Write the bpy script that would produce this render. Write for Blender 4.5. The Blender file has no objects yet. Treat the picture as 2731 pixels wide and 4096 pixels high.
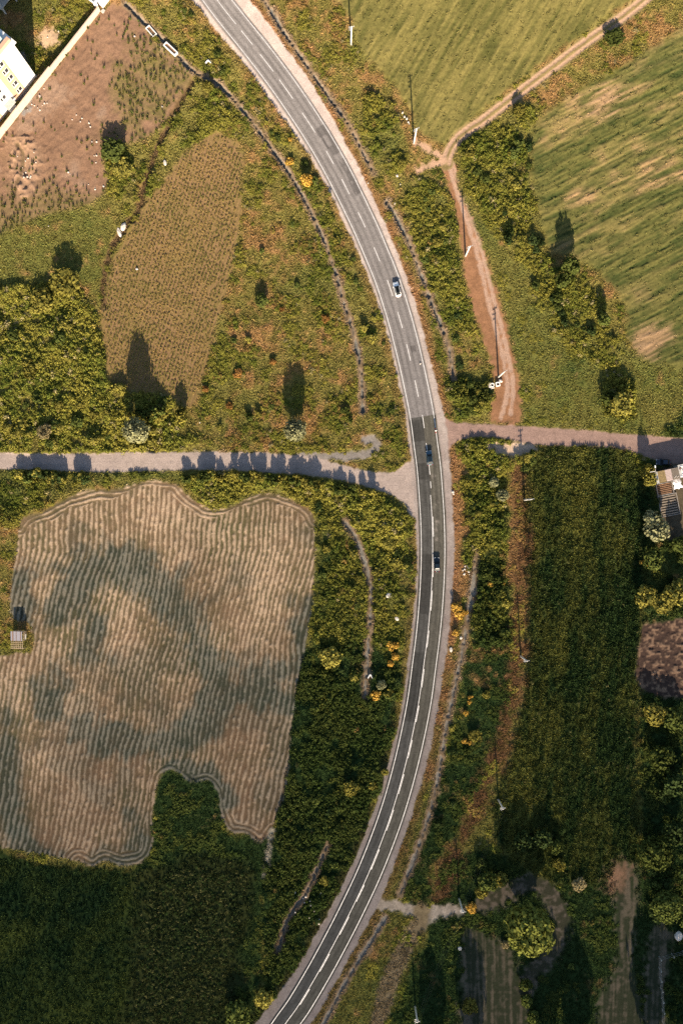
import bpy, math, random
import numpy as np
from mathutils import Vector, Matrix

random.seed(7)
RNG = np.random.default_rng(11)
C = bpy.context.scene.collection
SC = bpy.context.scene

# ------------------------------------------------------------------ camera, sky, sun, exposure
CAM_H = 203.0                       # height of the drone above the fields
K = 7.694                           # traced pixels (1568 x 2352 tracing of the photo) per metre of ground
FRAME_H = 2352 / K
cam_d = bpy.data.cameras.new("camera")
cam = bpy.data.objects.new("camera", cam_d)
C.objects.link(cam)
cam.location = (0, 0, CAM_H)
cam_d.sensor_fit = 'VERTICAL'
cam_d.sensor_height = 36.0
cam_d.lens = 36.0 * CAM_H / FRAME_H
cam_d.clip_start = 1.0
cam_d.clip_end = 6000.0
SC.camera = cam

SUN_EL, SUN_AZ = math.radians(21.0), math.radians(180.0)
world = bpy.data.worlds.new("World")
SC.world = world
world.use_nodes = True
wn = world.node_tree.nodes
sky = wn.new("ShaderNodeTexSky")
sky.sky_type = 'NISHITA'
sky.sun_disc = False
sky.sun_elevation = SUN_EL
sky.sun_rotation = math.radians(177.0)
bg = wn["Background"]
bg.inputs[1].default_value = 0.072
world.node_tree.links.new(sky.outputs[0], bg.inputs[0])

sl = bpy.data.lights.new("sun", 'SUN')
sl.energy = 5.0
sl.angle = math.radians(0.5)
sl.color = (1.0, 0.845, 0.645)
sun = bpy.data.objects.new("sun", sl)
C.objects.link(sun)
_t = Vector((-0.055 * math.cos(SUN_EL), math.cos(SUN_EL), -math.sin(SUN_EL)))
sun.rotation_euler = _t.to_track_quat('-Z', 'Y').to_euler()
sun.location = (0, -300, 200)

SC.view_settings.view_transform = 'Standard'
SC.view_settings.look = 'None'
SC.view_settings.exposure = 1.5
SC.view_settings.gamma = 1.0
SC.view_settings.use_curve_mapping = False
SC.render.engine = 'CYCLES'
SC.cycles.max_bounces = 4
SC.cycles.diffuse_bounces = 2
SC.cycles.transmission_bounces = 2
SC.cycles.use_denoising = False

# ------------------------------------------------------------------ helpers
def w(dx, dy):
    """point of the tracing (pixels) -> ground metres"""
    return ((dx - 784.0) / K, (1176.0 - dy) / K)

def ws(sx, sy):
    """pixel of the full-size photo -> ground metres"""
    return ((sx - 1365.5) / 13.4, (2048.0 - sy) / 13.4)

def lift(p, z):
    """where a thing stands whose part at height z is seen over ground point p"""
    k = (CAM_H - z) / CAM_H
    return (p[0] * k, p[1] * k)

def tag(o, label=None, cat=None, group=None, kind=None):
    if label: o["label"] = label
    if cat: o["category"] = cat
    if group: o["group"] = group
    if kind: o["kind"] = kind
    return o

def empty(name, loc, rz=0.0):
    o = bpy.data.objects.new(name, None)
    o.empty_display_size = 0.3
    C.objects.link(o)
    o.location = loc
    o.rotation_euler = (0, 0, rz)
    return o

def link(name, me, parent=None, loc=None, rz=None):
    o = bpy.data.objects.new(name, me)
    C.objects.link(o)
    if parent: o.parent = parent
    if loc is not None: o.location = loc
    if rz is not None: o.rotation_euler = (0, 0, rz)
    return o

def mesh_np(name, V, F, mat, col=None, smooth=False):
    """V (n,3), F (m,3|4) arrays -> mesh"""
    V = np.asarray(V, dtype=np.float32); F = np.asarray(F, dtype=np.int32)
    me = bpy.data.meshes.new(name)
    me.vertices.add(len(V)); me.vertices.foreach_set("co", V.ravel())
    k = F.shape[1]
    me.loops.add(F.size); me.loops.foreach_set("vertex_index", F.ravel())
    me.polygons.add(len(F))
    me.polygons.foreach_set("loop_start", np.arange(0, F.size, k, dtype=np.int32))
    try: me.polygons.foreach_set("loop_total", np.full(len(F), k, dtype=np.int32))
    except Exception: pass
    if smooth: me.polygons.foreach_set("use_smooth", np.ones(len(F), dtype=bool))
    if col is not None:
        a = me.attributes.new("albedo", 'FLOAT_COLOR', 'POINT')
        c4 = np.ones((len(V), 4), dtype=np.float32); c4[:, :3] = col
        a.data.foreach_set("color", c4.ravel())
    me.materials.append(mat)
    me.update(calc_edges=True)
    return me

class MB:
    """collects simple shapes into one mesh"""
    def __init__(s): s.v = []; s.f = []
    def add(s, V, F):
        n = len(s.v); s.v += [tuple(p) for p in V]; s.f += [tuple(i + n for i in f) for f in F]
        return s
    def hexa(s, b, t):
        """4 bottom points, 4 top points (counter-clockwise)"""
        return s.add(list(b) + list(t), [(3, 2, 1, 0), (4, 5, 6, 7), (0, 1, 5, 4), (1, 2, 6, 5), (2, 3, 7, 6), (3, 0, 4, 7)])
    def box(s, c, d, rz=0.0, taper=1.0):
        cx, cy, cz = c; hx, hy, hz = d[0] / 2, d[1] / 2, d[2] / 2
        co, si = math.cos(rz), math.sin(rz)
        q = [(-1, -1), (1, -1), (1, 1), (-1, 1)]
        P = lambda k, z: [(cx + (x * hx * k) * co - (y * hy * k) * si, cy + (x * hx * k) * si + (y * hy * k) * co, z) for x, y in q]
        return s.hexa(P(1, cz - hz), P(taper, cz + hz))
    def tube(s, pts, rads, n=8, cap=True):
        pts = [Vector(p) for p in pts]; m = len(pts); V = []
        if not hasattr(rads, '__len__'): rads = [rads] * m
        for i, p in enumerate(pts):
            d = (pts[min(i + 1, m - 1)] - pts[max(i - 1, 0)]).normalized()
            a = d.cross(Vector((0, 0, 1)))
            if a.length < 1e-3: a = d.cross(Vector((0, 1, 0)))
            a.normalize(); b = d.cross(a)
            for j in range(n):
                t = 2 * math.pi * j / n
                V.append(p + (a * math.cos(t) + b * math.sin(t)) * rads[i])
        F = [(i * n + j, i * n + (j + 1) % n, (i + 1) * n + (j + 1) % n, (i + 1) * n + j) for i in range(m - 1) for j in range(n)]
        if cap: F += [tuple(range(n - 1, -1, -1)), tuple((m - 1) * n + j for j in range(n))]
        return s.add(V, F)
    def mesh(s, name, mat, smooth=False):
        me = bpy.data.meshes.new(name); me.from_pydata(s.v, [], s.f); me.materials.append(mat)
        if smooth: me.polygons.foreach_set("use_smooth", [True] * len(me.polygons))
        me.update(); return me
    def build(s, name, mat, parent=None, loc=None, rz=None, smooth=False):
        return link(name, s.mesh(name, mat, smooth), parent, loc, rz)

def cr(pts, n=6, closed=False):
    """Catmull-Rom smoothing of a traced line"""
    P = np.array(pts, dtype=float); out = []
    m = len(P)
    for i in range(m if closed else m - 1):
        if closed: a, b, c, d = P[(i - 1) % m], P[i], P[(i + 1) % m], P[(i + 2) % m]
        else: a, b, c, d = P[max(i - 1, 0)], P[i], P[i + 1], P[min(i + 2, m - 1)]
        for t in np.arange(n) / n:
            out.append(0.5 * ((2 * b) + (c - a) * t + (2 * a - 5 * b + 4 * c - d) * t * t + (3 * b - a - 3 * c + d) * t ** 3))
    if not closed: out.append(P[-1])
    return np.array(out)

_lat = {}
def noise(x, y, s, seed=0):
    """smooth value noise in 0..1 with cell size s"""
    if seed not in _lat: _lat[seed] = np.random.default_rng(1000 + seed).random((256, 256)).astype(np.float32)
    L = _lat[seed]
    u = x / s + 131.7 * (seed % 17); v = y / s + 57.3 * (seed % 13)
    i = np.floor(u).astype(np.int32); j = np.floor(v).astype(np.int32)
    fu = u - i; fv = v - j
    fu = fu * fu * (3 - 2 * fu); fv = fv * fv * (3 - 2 * fv)
    i0, i1, j0, j1 = i & 255, (i + 1) & 255, j & 255, (j + 1) & 255
    return (L[i0, j0] * (1 - fu) + L[i1, j0] * fu) * (1 - fv) + (L[i0, j1] * (1 - fu) + L[i1, j1] * fu) * fv

def fbm(x, y, s, seed=0, o=3):
    a = 0; t = 0
    for k in range(o):
        q = 0.55 ** k; a = a + q * noise(x, y, s / 2 ** k, seed + k); t += q
    return a / t

def sst(x, a, b):
    t = np.clip((x - a) / (b - a), 0, 1)
    return t * t * (3 - 2 * t)

def lerp(a, b, m): return a + (b - a) * m[..., None]

# ------------------------------------------------------------------ materials
def mat_new(name):
    m = bpy.data.materials.new(name); m.use_nodes = True
    nt = m.node_tree
    for n in list(nt.nodes): nt.nodes.remove(n)
    out = nt.nodes.new("ShaderNodeOutputMaterial")
    return m, nt, out

def mat_land(name, bump=0.0):
    """ground cover: colour of the cover (soil, straw, gravel) with painted light falloff, fine grain from noise"""
    m, nt, out = mat_new(name)
    at = nt.nodes.new("ShaderNodeAttribute"); at.attribute_name = "albedo"
    no = nt.nodes.new("ShaderNodeTexNoise"); no.inputs["Scale"].default_value = 2.6; no.inputs["Detail"].default_value = 3
    tc = nt.nodes.new("ShaderNodeTexCoord"); nt.links.new(tc.outputs["Object"], no.inputs["Vector"])
    mr = nt.nodes.new("ShaderNodeMapRange"); mr.inputs[1].default_value = 0.25; mr.inputs[2].default_value = 0.75
    mr.inputs[3].default_value = 0.72; mr.inputs[4].default_value = 1.28
    nt.links.new(no.outputs[0], mr.inputs[0])
    mx = nt.nodes.new("ShaderNodeVectorMath"); mx.operation = 'SCALE'
    nt.links.new(at.outputs["Color"], mx.inputs[0]); nt.links.new(mr.outputs[0], mx.inputs["Scale"])
    d = nt.nodes.new("ShaderNodeBsdfDiffuse"); d.inputs["Roughness"].default_value = 1.0
    nt.links.new(mx.outputs[0], d.inputs[0])
    if bump:
        b = nt.nodes.new("ShaderNodeBump"); b.inputs["Strength"].default_value = bump; b.inputs["Distance"].default_value = 0.15
        nt.links.new(no.outputs[0], b.inputs["Height"]); nt.links.new(b.outputs[0], d.inputs["Normal"])
    nt.links.new(d.outputs[0], out.inputs[0])
    return m

def mat_leaf(name, col=None, trans=0.14, var=0.3):
    """leaves: col None reads each plant's own tint"""
    m, nt, out = mat_new(name)
    if col is None:
        at = nt.nodes.new("ShaderNodeAttribute"); at.attribute_type = 'INSTANCER'; at.attribute_name = "tint"
        src = at.outputs["Color"]
    else:
        oi = nt.nodes.new("ShaderNodeObjectInfo")
        hs = nt.nodes.new("ShaderNodeHueSaturation"); hs.inputs["Color"].default_value = (*col, 1)
        r = nt.nodes.new("ShaderNodeMapRange"); r.inputs[3].default_value = 1 - var; r.inputs[4].default_value = 1 + var
        nt.links.new(oi.outputs["Random"], r.inputs[0]); nt.links.new(r.outputs[0], hs.inputs["Value"])
        src = hs.outputs[0]
    g = nt.nodes.new("ShaderNodeNewGeometry")
    r2 = nt.nodes.new("ShaderNodeMapRange"); r2.inputs[3].default_value = 0.78; r2.inputs[4].default_value = 1.22
    nt.links.new(g.outputs["Random Per Island"], r2.inputs[0])
    mx = nt.nodes.new("ShaderNodeVectorMath"); mx.operation = 'SCALE'
    nt.links.new(src, mx.inputs[0]); nt.links.new(r2.outputs[0], mx.inputs["Scale"])
    d = nt.nodes.new("ShaderNodeBsdfDiffuse"); t = nt.nodes.new("ShaderNodeBsdfTranslucent")
    nt.links.new(mx.outputs[0], d.inputs[0]); nt.links.new(mx.outputs[0], t.inputs[0])
    ms = nt.nodes.new("ShaderNodeMixShader"); ms.inputs[0].default_value = trans
    nt.links.new(d.outputs[0], ms.inputs[1]); nt.links.new(t.outputs[0], ms.inputs[2])
    nt.links.new(ms.outputs[0], out.inputs[0])
    return m

def mat_pbr(name, col, rough=0.7, metal=0.0, var=0.12, scale=3.0, spec=0.5, coat=0.0):
    m, nt, out = mat_new(name)
    p = nt.nodes.new("ShaderNodeBsdfPrincipled")
    p.inputs["Roughness"].default_value = rough; p.inputs["Metallic"].default_value = metal
    p.inputs["Specular IOR Level"].default_value = spec
    p.inputs["Coat Weight"].default_value = coat
    no = nt.nodes.new("ShaderNodeTexNoise"); no.inputs["Scale"].default_value = scale; no.inputs["Detail"].default_value = 4
    tc = nt.nodes.new("ShaderNodeTexCoord"); nt.links.new(tc.outputs["Object"], no.inputs["Vector"])
    cr_ = nt.nodes.new("ShaderNodeMapRange"); cr_.inputs[1].default_value = 0.3; cr_.inputs[2].default_value = 0.7
    cr_.inputs[3].default_value = 1 - var; cr_.inputs[4].default_value = 1 + var
    nt.links.new(no.outputs[0], cr_.inputs[0])
    mx = nt.nodes.new("ShaderNodeVectorMath"); mx.operation = 'SCALE'; mx.inputs[0].default_value = col
    nt.links.new(cr_.outputs[0], mx.inputs["Scale"]); nt.links.new(mx.outputs[0], p.inputs["Base Color"])
    nt.links.new(p.outputs[0], out.inputs[0])
    return m

M = {
 'land': mat_land("field_cover"), 'asphalt': mat_land("asphalt"),
 'paint': mat_pbr("road_paint", (0.62, 0.595, 0.57), 0.8, var=0.25, scale=1.2),
 'plant': mat_leaf("plant_leaves"),
 'concrete': mat_pbr("concrete", (0.42, 0.40, 0.37), 0.9, var=0.2),
 'old_concrete': mat_pbr("old_concrete", (0.30, 0.27, 0.24), 0.95, var=0.3, scale=1.5),
 'render': mat_pbr("white_render", (0.72, 0.70, 0.67), 0.9, var=0.04),
 'cream': mat_pbr("cream_render", (0.58, 0.44, 0.33), 0.9, var=0.08),
 'peach': mat_pbr("peach_render", (0.52, 0.32, 0.215), 0.9, var=0.05),
 'roof_blue': mat_pbr("pale_blue_roof_sheet", (0.34, 0.45, 0.46), 0.6, var=0.1),
 'dark_glass': mat_pbr("dark_window_glass", (0.03, 0.03, 0.035), 0.15, var=0.1),
 'frame_white': mat_pbr("white_window_frame", (0.75, 0.75, 0.74), 0.5, var=0.03),
 'pole': mat_pbr("pole_concrete", (0.52, 0.49, 0.44), 0.9, var=0.08),
 'iron': mat_pbr("galvanised_iron", (0.35, 0.34, 0.33), 0.6, 0.4),
 'wood': mat_pbr("weathered_wood", (0.42, 0.31, 0.2), 0.9, var=0.25, scale=6),
 'bark': mat_pbr("bark", (0.09, 0.065, 0.045), 0.95, var=0.3, scale=5),
 'tin': mat_pbr("grey_tin_sheet", (0.19, 0.18, 0.205), 0.7, 0.0, var=0.1),
 'rust': mat_pbr("rusty_tin", (0.16, 0.09, 0.06), 0.85, var=0.3, scale=8),
 'pale_sheet': mat_pbr("pale_corrugated_sheet", (0.55, 0.42, 0.37), 0.8, var=0.1),
 'dark_sheet': mat_pbr("dark_corrugated_sheet", (0.20, 0.16, 0.12), 0.85, var=0.2),
 'moss': mat_pbr("mossy_soil", (0.20, 0.14, 0.06), 0.95, var=0.45, scale=2.2),
 'tarp': mat_pbr("white_plastic_sheet", (0.78, 0.77, 0.78), 0.6, var=0.08),
 'stone': mat_pbr("pale_stone", (0.50, 0.44, 0.38), 0.95, var=0.22, scale=2.5),
 'soil': mat_pbr("dug_soil", (0.20, 0.11, 0.06), 0.95, var=0.35, scale=2.0),
 'white_paint': mat_pbr("white_car_paint", (0.80, 0.79, 0.77), 0.45, var=0.02, spec=0.25),
 'blue_paint': mat_pbr("steel_blue_car_paint", (0.05, 0.095, 0.13), 0.25, var=0.05, coat=0.6),
 'navy_paint': mat_pbr("dark_blue_car_paint", (0.010, 0.02, 0.035), 0.22, var=0.05, coat=0.6),
 'black_paint': mat_pbr("near_black_car_paint", (0.008, 0.014, 0.019), 0.2, var=0.05, coat=0.6),
 'car_glass': mat_pbr("car_glass", (0.006, 0.008, 0.009), 0.35, var=0.05, spec=0.15),
 'tyre': mat_pbr("tyre_rubber", (0.02, 0.02, 0.02), 0.9),
 'rim': mat_pbr("alloy_rim", (0.5, 0.5, 0.52), 0.35, 0.7),
 'red_lens': mat_pbr("red_lamp_lens", (0.35, 0.01, 0.01), 0.2),
 'clear_lens': mat_pbr("clear_lamp_lens", (0.7, 0.7, 0.68), 0.15),
 'plate': mat_pbr("number_plate", (0.75, 0.75, 0.72), 0.5),
 'shirt': mat_pbr("white_shirt", (0.78, 0.76, 0.74), 0.9),
 'trousers': mat_pbr("dark_trousers", (0.04, 0.045, 0.06), 0.9),
 'skin': mat_pbr("skin", (0.45, 0.28, 0.2), 0.6),
 'hair': mat_pbr("dark_hair", (0.02, 0.016, 0.012), 0.7),
 'red_paint': mat_pbr("red_scooter_paint", (0.35, 0.03, 0.02), 0.3, coat=0.4),
 'black_plastic': mat_pbr("black_plastic", (0.02, 0.02, 0.022), 0.5),
}
LEAF = {
 'olive': mat_leaf("grey_green_leaves", (0.23, 0.225, 0.115)),
 'green': mat_leaf("green_leaves", (0.075, 0.09, 0.022)),
 'lime': mat_leaf("yellow_green_leaves", (0.19, 0.165, 0.035)),
 'dark': mat_leaf("dark_green_leaves", (0.035, 0.05, 0.016)),
 'mixed': mat_leaf("mid_green_leaves", (0.12, 0.128, 0.028)),
 'gold': mat_leaf("yellow_blossom", (0.44, 0.26, 0.05), var=0.15),
 'pale': mat_leaf("dry_tan_twigs", (0.27, 0.215, 0.105)),
 'rust': mat_leaf("orange_brown_leaves", (0.24, 0.12, 0.035)),
}

# ------------------------------------------------------------------ terrain grid
GS = 0.3
NX, NY = 770, 1110
gx = (np.arange(NX) - (NX - 1) / 2) * GS
gy = (np.arange(NY) - (NY - 1) / 2) * GS
X, Y = np.meshgrid(gx.astype(np.float32), gy.astype(np.float32))          # [row, col]
cX, cY = X[::3, ::3], Y[::3, ::3]                                          # coarse grid for distances

def up(A):
    """coarse -> full grid, bilinear"""
    r = np.minimum(np.arange(NY) / 3.0, A.shape[0] - 1.001); c = np.minimum(np.arange(NX) / 3.0, A.shape[1] - 1.001)
    r0 = r.astype(int); c0 = c.astype(int); fr = (r - r0)[:, None].astype(np.float32); fc = (c - c0)[None, :].astype(np.float32)
    a = A[r0][:, c0]; b = A[r0][:, c0 + 1]; d = A[r0 + 1][:, c0]; e = A[r0 + 1][:, c0 + 1]
    return (a * (1 - fc) + b * fc) * (1 - fr) + (d * (1 - fc) + e * fc) * fr

def seg_dist(P, closed, want=False):
    """distance of every coarse point to a polyline in metres (and signed side / index of nearest piece)"""
    best = np.full(cX.shape, 1e9, np.float32); idx = np.zeros(cX.shape, np.int32); side = np.zeros(cX.shape, np.float32)
    m = len(P)
    for i in range(m if closed else m - 1):
        ax, ay = P[i]; bx, by = P[(i + 1) % m]
        dx, dy = bx - ax, by - ay; L = dx * dx + dy * dy + 1e-9
        t = np.clip(((cX - ax) * dx + (cY - ay) * dy) / L, 0, 1)
        qx = cX - ax - t * dx; qy = cY - ay - t * dy
        d = qx * qx + qy * qy
        k = d < best
        best = np.where(k, d, best)
        if want:
            idx = np.where(k, i, idx); side = np.where(k, dx * (cY - ay) - dy * (cX - ax), side)
    d = np.sqrt(best)
    return (d, idx, side) if want else d

def inside(P):
    r = np.zeros(cX.shape, bool); m = len(P)
    for i in range(m):
        ax, ay = P[i]; bx, by = P[(i + 1) % m]
        if ay == by: continue
        k = ((ay > cY) != (by > cY)) & (cX < (bx - ax) * (cY - ay) / (by - ay) + ax)
        r ^= k
    return r

def toW(pts): return np.array([w(*p) for p in pts])

def poly(pts, n=4):
    """signed distance to a traced outline, metres, positive inside (full grid)"""
    P = toW(cr(pts, n, True) if n > 1 else pts)
    d = seg_dist(P, True)
    return up(np.where(inside(P), d, -d).astype(np.float32))

def line(pts, n=5):
    return up(seg_dist(toW(cr(pts, n)), False).astype(np.float32))

# ---- traced lines of the roads
CL = [(470, -40), (516.7, 23.8), (580.8, 103.6), (628.4, 165.5), (672.3, 227), (723.6, 304.7), (766.5, 377.9), (801.6, 445.7), (838.2, 521.8),
      (860.9, 574.2), (888.4, 641.9), (913.3, 718.1), (933.4, 792.1), (952.5, 875.2), (967.8, 951.4), (977, 1019.1), (984.3, 1075.9),
      (989.8, 1148.4), (992.7, 1200), (993.9, 1272.8), (990.9, 1357), (983.6, 1446.8), (972.6, 1534.6), (960.9, 1618.8), (939.7, 1722.5),
      (914, 1821.4), (886.6, 1905.6), (850.7, 1997.1), (817, 2070.4), (779.3, 2145.5), (733.9, 2229.7), (687, 2308.4), (655.9, 2352), (622, 2402)]
CLs = cr(CL, 12)
CLw = toW(CLs)
_seg = np.r_[0, np.cumsum(np.hypot(*np.diff(CLw, axis=0).T))]
_n = int(_seg[-1] / 0.5)
_s = np.linspace(0, _seg[-1], _n)
RC = np.c_[np.interp(_s, _seg, CLw[:, 0]), np.interp(_s, _seg, CLw[:, 1])]          # centre line every half metre
RT = np.gradient(RC, axis=0); RT /= np.hypot(RT[:, 0], RT[:, 1])[:, None]
RN = np.c_[-RT[:, 1], RT[:, 0]]                                                       # pointing to the photo's right (east)
RDY = 1176 - RC[:, 1] * K
_d, _i, _sd = seg_dist(RC[::6], False, True)
lat_c = np.where(_sd > 0, _d, -_d).astype(np.float32)
lat = up(lat_c)                                                                        # + east of the centre line
DYg = 1176 - Y * K
DXg = X * K + 784
ry = up(RDY[::6][np.minimum(_i, len(RDY[::6]) - 1)].astype(np.float32))
SHL = [(-60, 6.2), (0, 5.8), (100, 5.4), (200, 6), (300, 5.3), (450, 5.0), (600, 4.9), (800, 4.8), (1000, 4.9), (1100, 5.3), (1250, 5.0), (1400, 4.9),
       (1600, 4.9), (1800, 5.3), (2000, 5.7), (2200, 6.2), (2300, 7.0), (2352, 7.6), (2420, 7.6)]
SHR = [(-60, 8), (0, 7.8), (100, 7.6), (250, 7.0), (350, 6.3), (450, 6.0), (600, 5.8), (800, 5.8), (900, 6.2), (950, 6.8), (1020, 6.6), (1100, 6.3), (1300, 6.3),
       (1500, 6.0), (1700, 6.0), (1900, 5.8), (2050, 6.4), (2150, 5.9), (2352, 6.0), (2420, 6)]
shl = np.interp(ry, *zip(*SHL)); shr = np.interp(ry, *zip(*SHR))
wob = (fbm(X, Y, 2.2, 3) - 0.5) * 1.1
sd_shoulder = np.where(lat > 0, shr - lat, shl + lat) + wob * .8
sd_asphalt = 3.9 - np.abs(lat)

LEFT_ROAD = [(-60, 1041), (0, 1040), (100, 1042), (240, 1040), (420, 1038), (560, 1038), (680, 1044), (760, 1060), (830, 1078), (885, 1085), (915, 1078), (938, 1060),
             (965, 1075), (965, 1190), (946, 1188), (930, 1160), (905, 1140), (850, 1121), (790, 1105), (700, 1091), (560, 1082), (420, 1080), (240, 1084), (100, 1079), (0, 1078), (-60, 1078)]
RIGHT_ROAD = [(985, 880), (1000, 925), (1015, 952), (1035, 967), (1080, 972), (1150, 976), (1300, 985), (1450, 998), (1568, 1007), (1640, 1012), (1640, 1068), (1568, 1066),
              (1512, 1060), (1420, 1030), (1300, 1024), (1225, 1021), (1180, 1012), (1130, 1004), (1075, 1006), (1045, 1015), (1033, 1032), (1025, 1060), (1010, 1040)]
sd_left = poly(LEFT_ROAD) + wob * 0.45
sd_right = poly(RIGHT_ROAD) + wob * 0.45
LOOP = [(690, 1048), (760, 1048), (830, 1046), (856, 1036), (866, 1020), (856, 1010), (838, 1010)]
d_loop = line(LOOP)
sd_bay = poly([(1120, 1022), (1165, 1016), (1225, 1020), (1228, 1034), (1195, 1050), (1160, 1046), (1120, 1030)]) + wob * 0.6
TRACK = [(1132, 972), (1128, 930), (1140, 890), (1126, 830), (1096, 740), (1072, 660), (1062, 590), (1046, 500), (1026, 420), (1012, 384), (1020, 360), (1045, 372), (1052, 430),
         (1090, 520), (1130, 640), (1166, 760), (1188, 870), (1196, 940), (1192, 972)]
sd_track = poly(TRACK) + wob
RUTS = [[(1150, 960), (1165, 900), (1160, 850), (1140, 760), (1118, 680), (1095, 580), (1070, 500), (1046, 430), (1028, 372)],
        [(1172, 950), (1177, 890), (1172, 850), (1152, 756), (1130, 676), (1106, 576), (1081, 495), (1056, 426), (1036, 368)]]
d_ruts = np.minimum(line(RUTS[0]), line(RUTS[1]))
NE = [(1024, 376), (1030, 352), (1048, 322), (1078, 297), (1110, 276), (1180, 222), (1262, 160), (1352, 92), (1430, 38), (1482, -4), (1530, -45)]
NEr = cr(NE, 6)
d_ne = line(NE)
NEw = toW(NEr); _t2 = np.gradient(NEw, axis=0); _t2 /= np.hypot(_t2[:, 0], _t2[:, 1])[:, None]
_nn = np.c_[-_t2[:, 1], _t2[:, 0]]
def line_w(P): return up(seg_dist(P, False).astype(np.float32))
d_ne_ruts = np.minimum(line_w(NEw + _nn * 0.95), line_w(NEw - _nn * 0.95))
d_spur = np.minimum(line([(1022, 368), (985, 380), (958, 392)]), line([(1020, 362), (985, 345), (955, 325)]))
ACCESS = [(868, 2078), (900, 2080), (930, 2085), (965, 2092), (1000, 2090), (1040, 2088)]
d_acc = line(ACCESS)
d_acc2 = line([(968, 2092), (962, 2125), (935, 2165), (905, 2230), (880, 2300), (868, 2352)])
sd_fan = poly([(935, 2078), (985, 2085), (1060, 2082), (1060, 2098), (1005, 2105), (985, 2125), (950, 2150), (955, 2115), (930, 2095)]) + wob * 0.8

DITCH = [
 [(290, 8), (330, 50), (370, 88), (405, 122), (440, 160), (470, 176), (505, 196), (562, 257), (603, 312), (650, 377), (690, 440), (730, 520), (760, 592), (785, 680), (803, 735), (820, 800), (829, 860), (833, 945)],
 [(590, -20), (622, 22), (648, 68), (700, 142), (742, 205), (790, 270), (828, 338), (858, 400)],
 [(888, 462), (930, 540), (958, 606), (985, 680), (1010, 742), (1030, 800), (1042, 868)],
 [(788, 1196), (820, 1240), (840, 1300), (851, 1350), (850, 1420), (845, 1480), (841, 1548), (838, 1600)],
 [(1092, 1270), (1088, 1330), (1072, 1430), (1052, 1540), (1030, 1640), (1008, 1770), (990, 1850), (960, 1945), (916, 2058)],
 [(884, 2108), (832, 2192), (790, 2262), (742, 2352), (720, 2400)],
 [(752, 1940), (722, 2010), (700, 2056), (660, 2112), (640, 2180)],
]
d_ditch = np.full(X.shape, 99, np.float32)
for q in DITCH: d_ditch = np.minimum(d_ditch, line(q))
d_ditch2 = np.minimum.reduce([line(q) for q in DITCH[3:6]])
BANK = [(440, 190), (420, 225), (395, 265), (382, 300), (360, 340), (335, 420), (318, 480), (262, 560), (238, 640), (240, 700)]
d_bank = line(BANK)

# ---- traced fields
FA = [(-60, 330), (0, 312), (120, 166), (235, 22), (300, 22), (345, 82), (430, 158), (436, 195), (392, 268), (330, 322), (250, 335), (240, 375), (246, 430), (200, 470), (110, 490), (40, 520), (-60, 540)]
FB = [(498, 305), (530, 318), (556, 348), (558, 390), (545, 560), (512, 690), (472, 850), (437, 932), (385, 905), (300, 893), (258, 880), (240, 800), (236, 715), (252, 620), (322, 490), (385, 400), (435, 340)]
FC = [(45, 1212), (60, 1188), (100, 1172), (150, 1146), (200, 1127), (268, 1123), (300, 1115), (335, 1104), (400, 1110), (425, 1132), (480, 1168), (530, 1163), (575, 1142), (620, 1132), (665, 1148), (705, 1168), (721, 1195),
      (723, 1300), (716, 1400), (694, 1530), (672, 1640), (660, 1790), (645, 1850), (625, 1905), (600, 1935), (565, 1915), (528, 1912), (509, 1875), (502, 1822), (480, 1793), (440, 1796), (402, 1768), (378, 1772), (362, 1800), (352, 1870),
      (350, 1950), (322, 1982), (275, 1988), (240, 1976), (212, 1990), (180, 1978), (100, 1962), (0, 1945), (-70, 1930), (-70, 1515), (0, 1508), (42, 1498), (70, 1500), (80, 1480), (66, 1430), (40, 1425), (24, 1405), (32, 1300)]
FD = [(812, -60), (1530, -60), (1470, -14), (1345, 72), (1255, 138), (1172, 200), (1095, 262), (1042, 318), (1010, 330), (960, 300), (935, 240), (885, 175), (832, 115), (808, 50)]
FE = [(1568, 62), (1640, 30), (1640, 860), (1568, 848), (1480, 830), (1440, 780), (1430, 690), (1395, 650), (1345, 610), (1265, 580), (1235, 480), (1220, 400), (1222, 300), (1300, 225), (1430, 150)]
FF = [(1215, 1045), (1470, 1062), (1478, 1400), (1460, 1700), (1470, 1940), (1430, 2005), (1290, 2035), (1160, 1960), (1135, 1850), (1195, 1640), (1212, 1400)]
FG = [(-70, 1972), (100, 1985), (308, 2002), (318, 2060), (303, 2200), (300, 2420), (-70, 2420)]
FH = [(318, 2010), (360, 1990), (420, 1965), (490, 1960), (530, 1970), (575, 1985), (585, 2060), (550, 2200), (540, 2420), (300, 2420), (305, 2200)]
FI = [(1472, 1450), (1500, 1432), (1640, 1428), (1640, 1590), (1470, 1585)]
FK1 = [(1068, 2130), (1105, 2140), (1165, 2180), (1190, 2230), (1210, 2420), (1066, 2420), (1060, 2240)]
FK2 = [(1410, 1985), (1455, 1995), (1460, 2100), (1450, 2200), (1470, 2280), (1480, 2420), (1375, 2420), (1378, 2290), (1415, 2220), (1412, 2100)]
FK3 = [(1490, 2150), (1540, 2150), (1525, 2300), (1530, 2420), (1478, 2420)]
sA, sB, sC, sD, sE, sF, sG, sH, sI = [poly(q, 3) for q in (FA, FB, FC, FD, FE, FF, FG, FH, FI)]
sK1, sK2, sK3 = poly(FK1, 3), poly(FK2, 3), poly(FK3, 3)
d_ring = line([(1110, 2075), (1170, 2050), (1215, 2030), (1250, 2040), (1275, 2075), (1290, 2120), (1280, 2160), (1258, 2200), (1225, 2230), (1205, 2270)])
d_tail = line([(625, 1910), (618, 1950), (610, 2012)])

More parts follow.
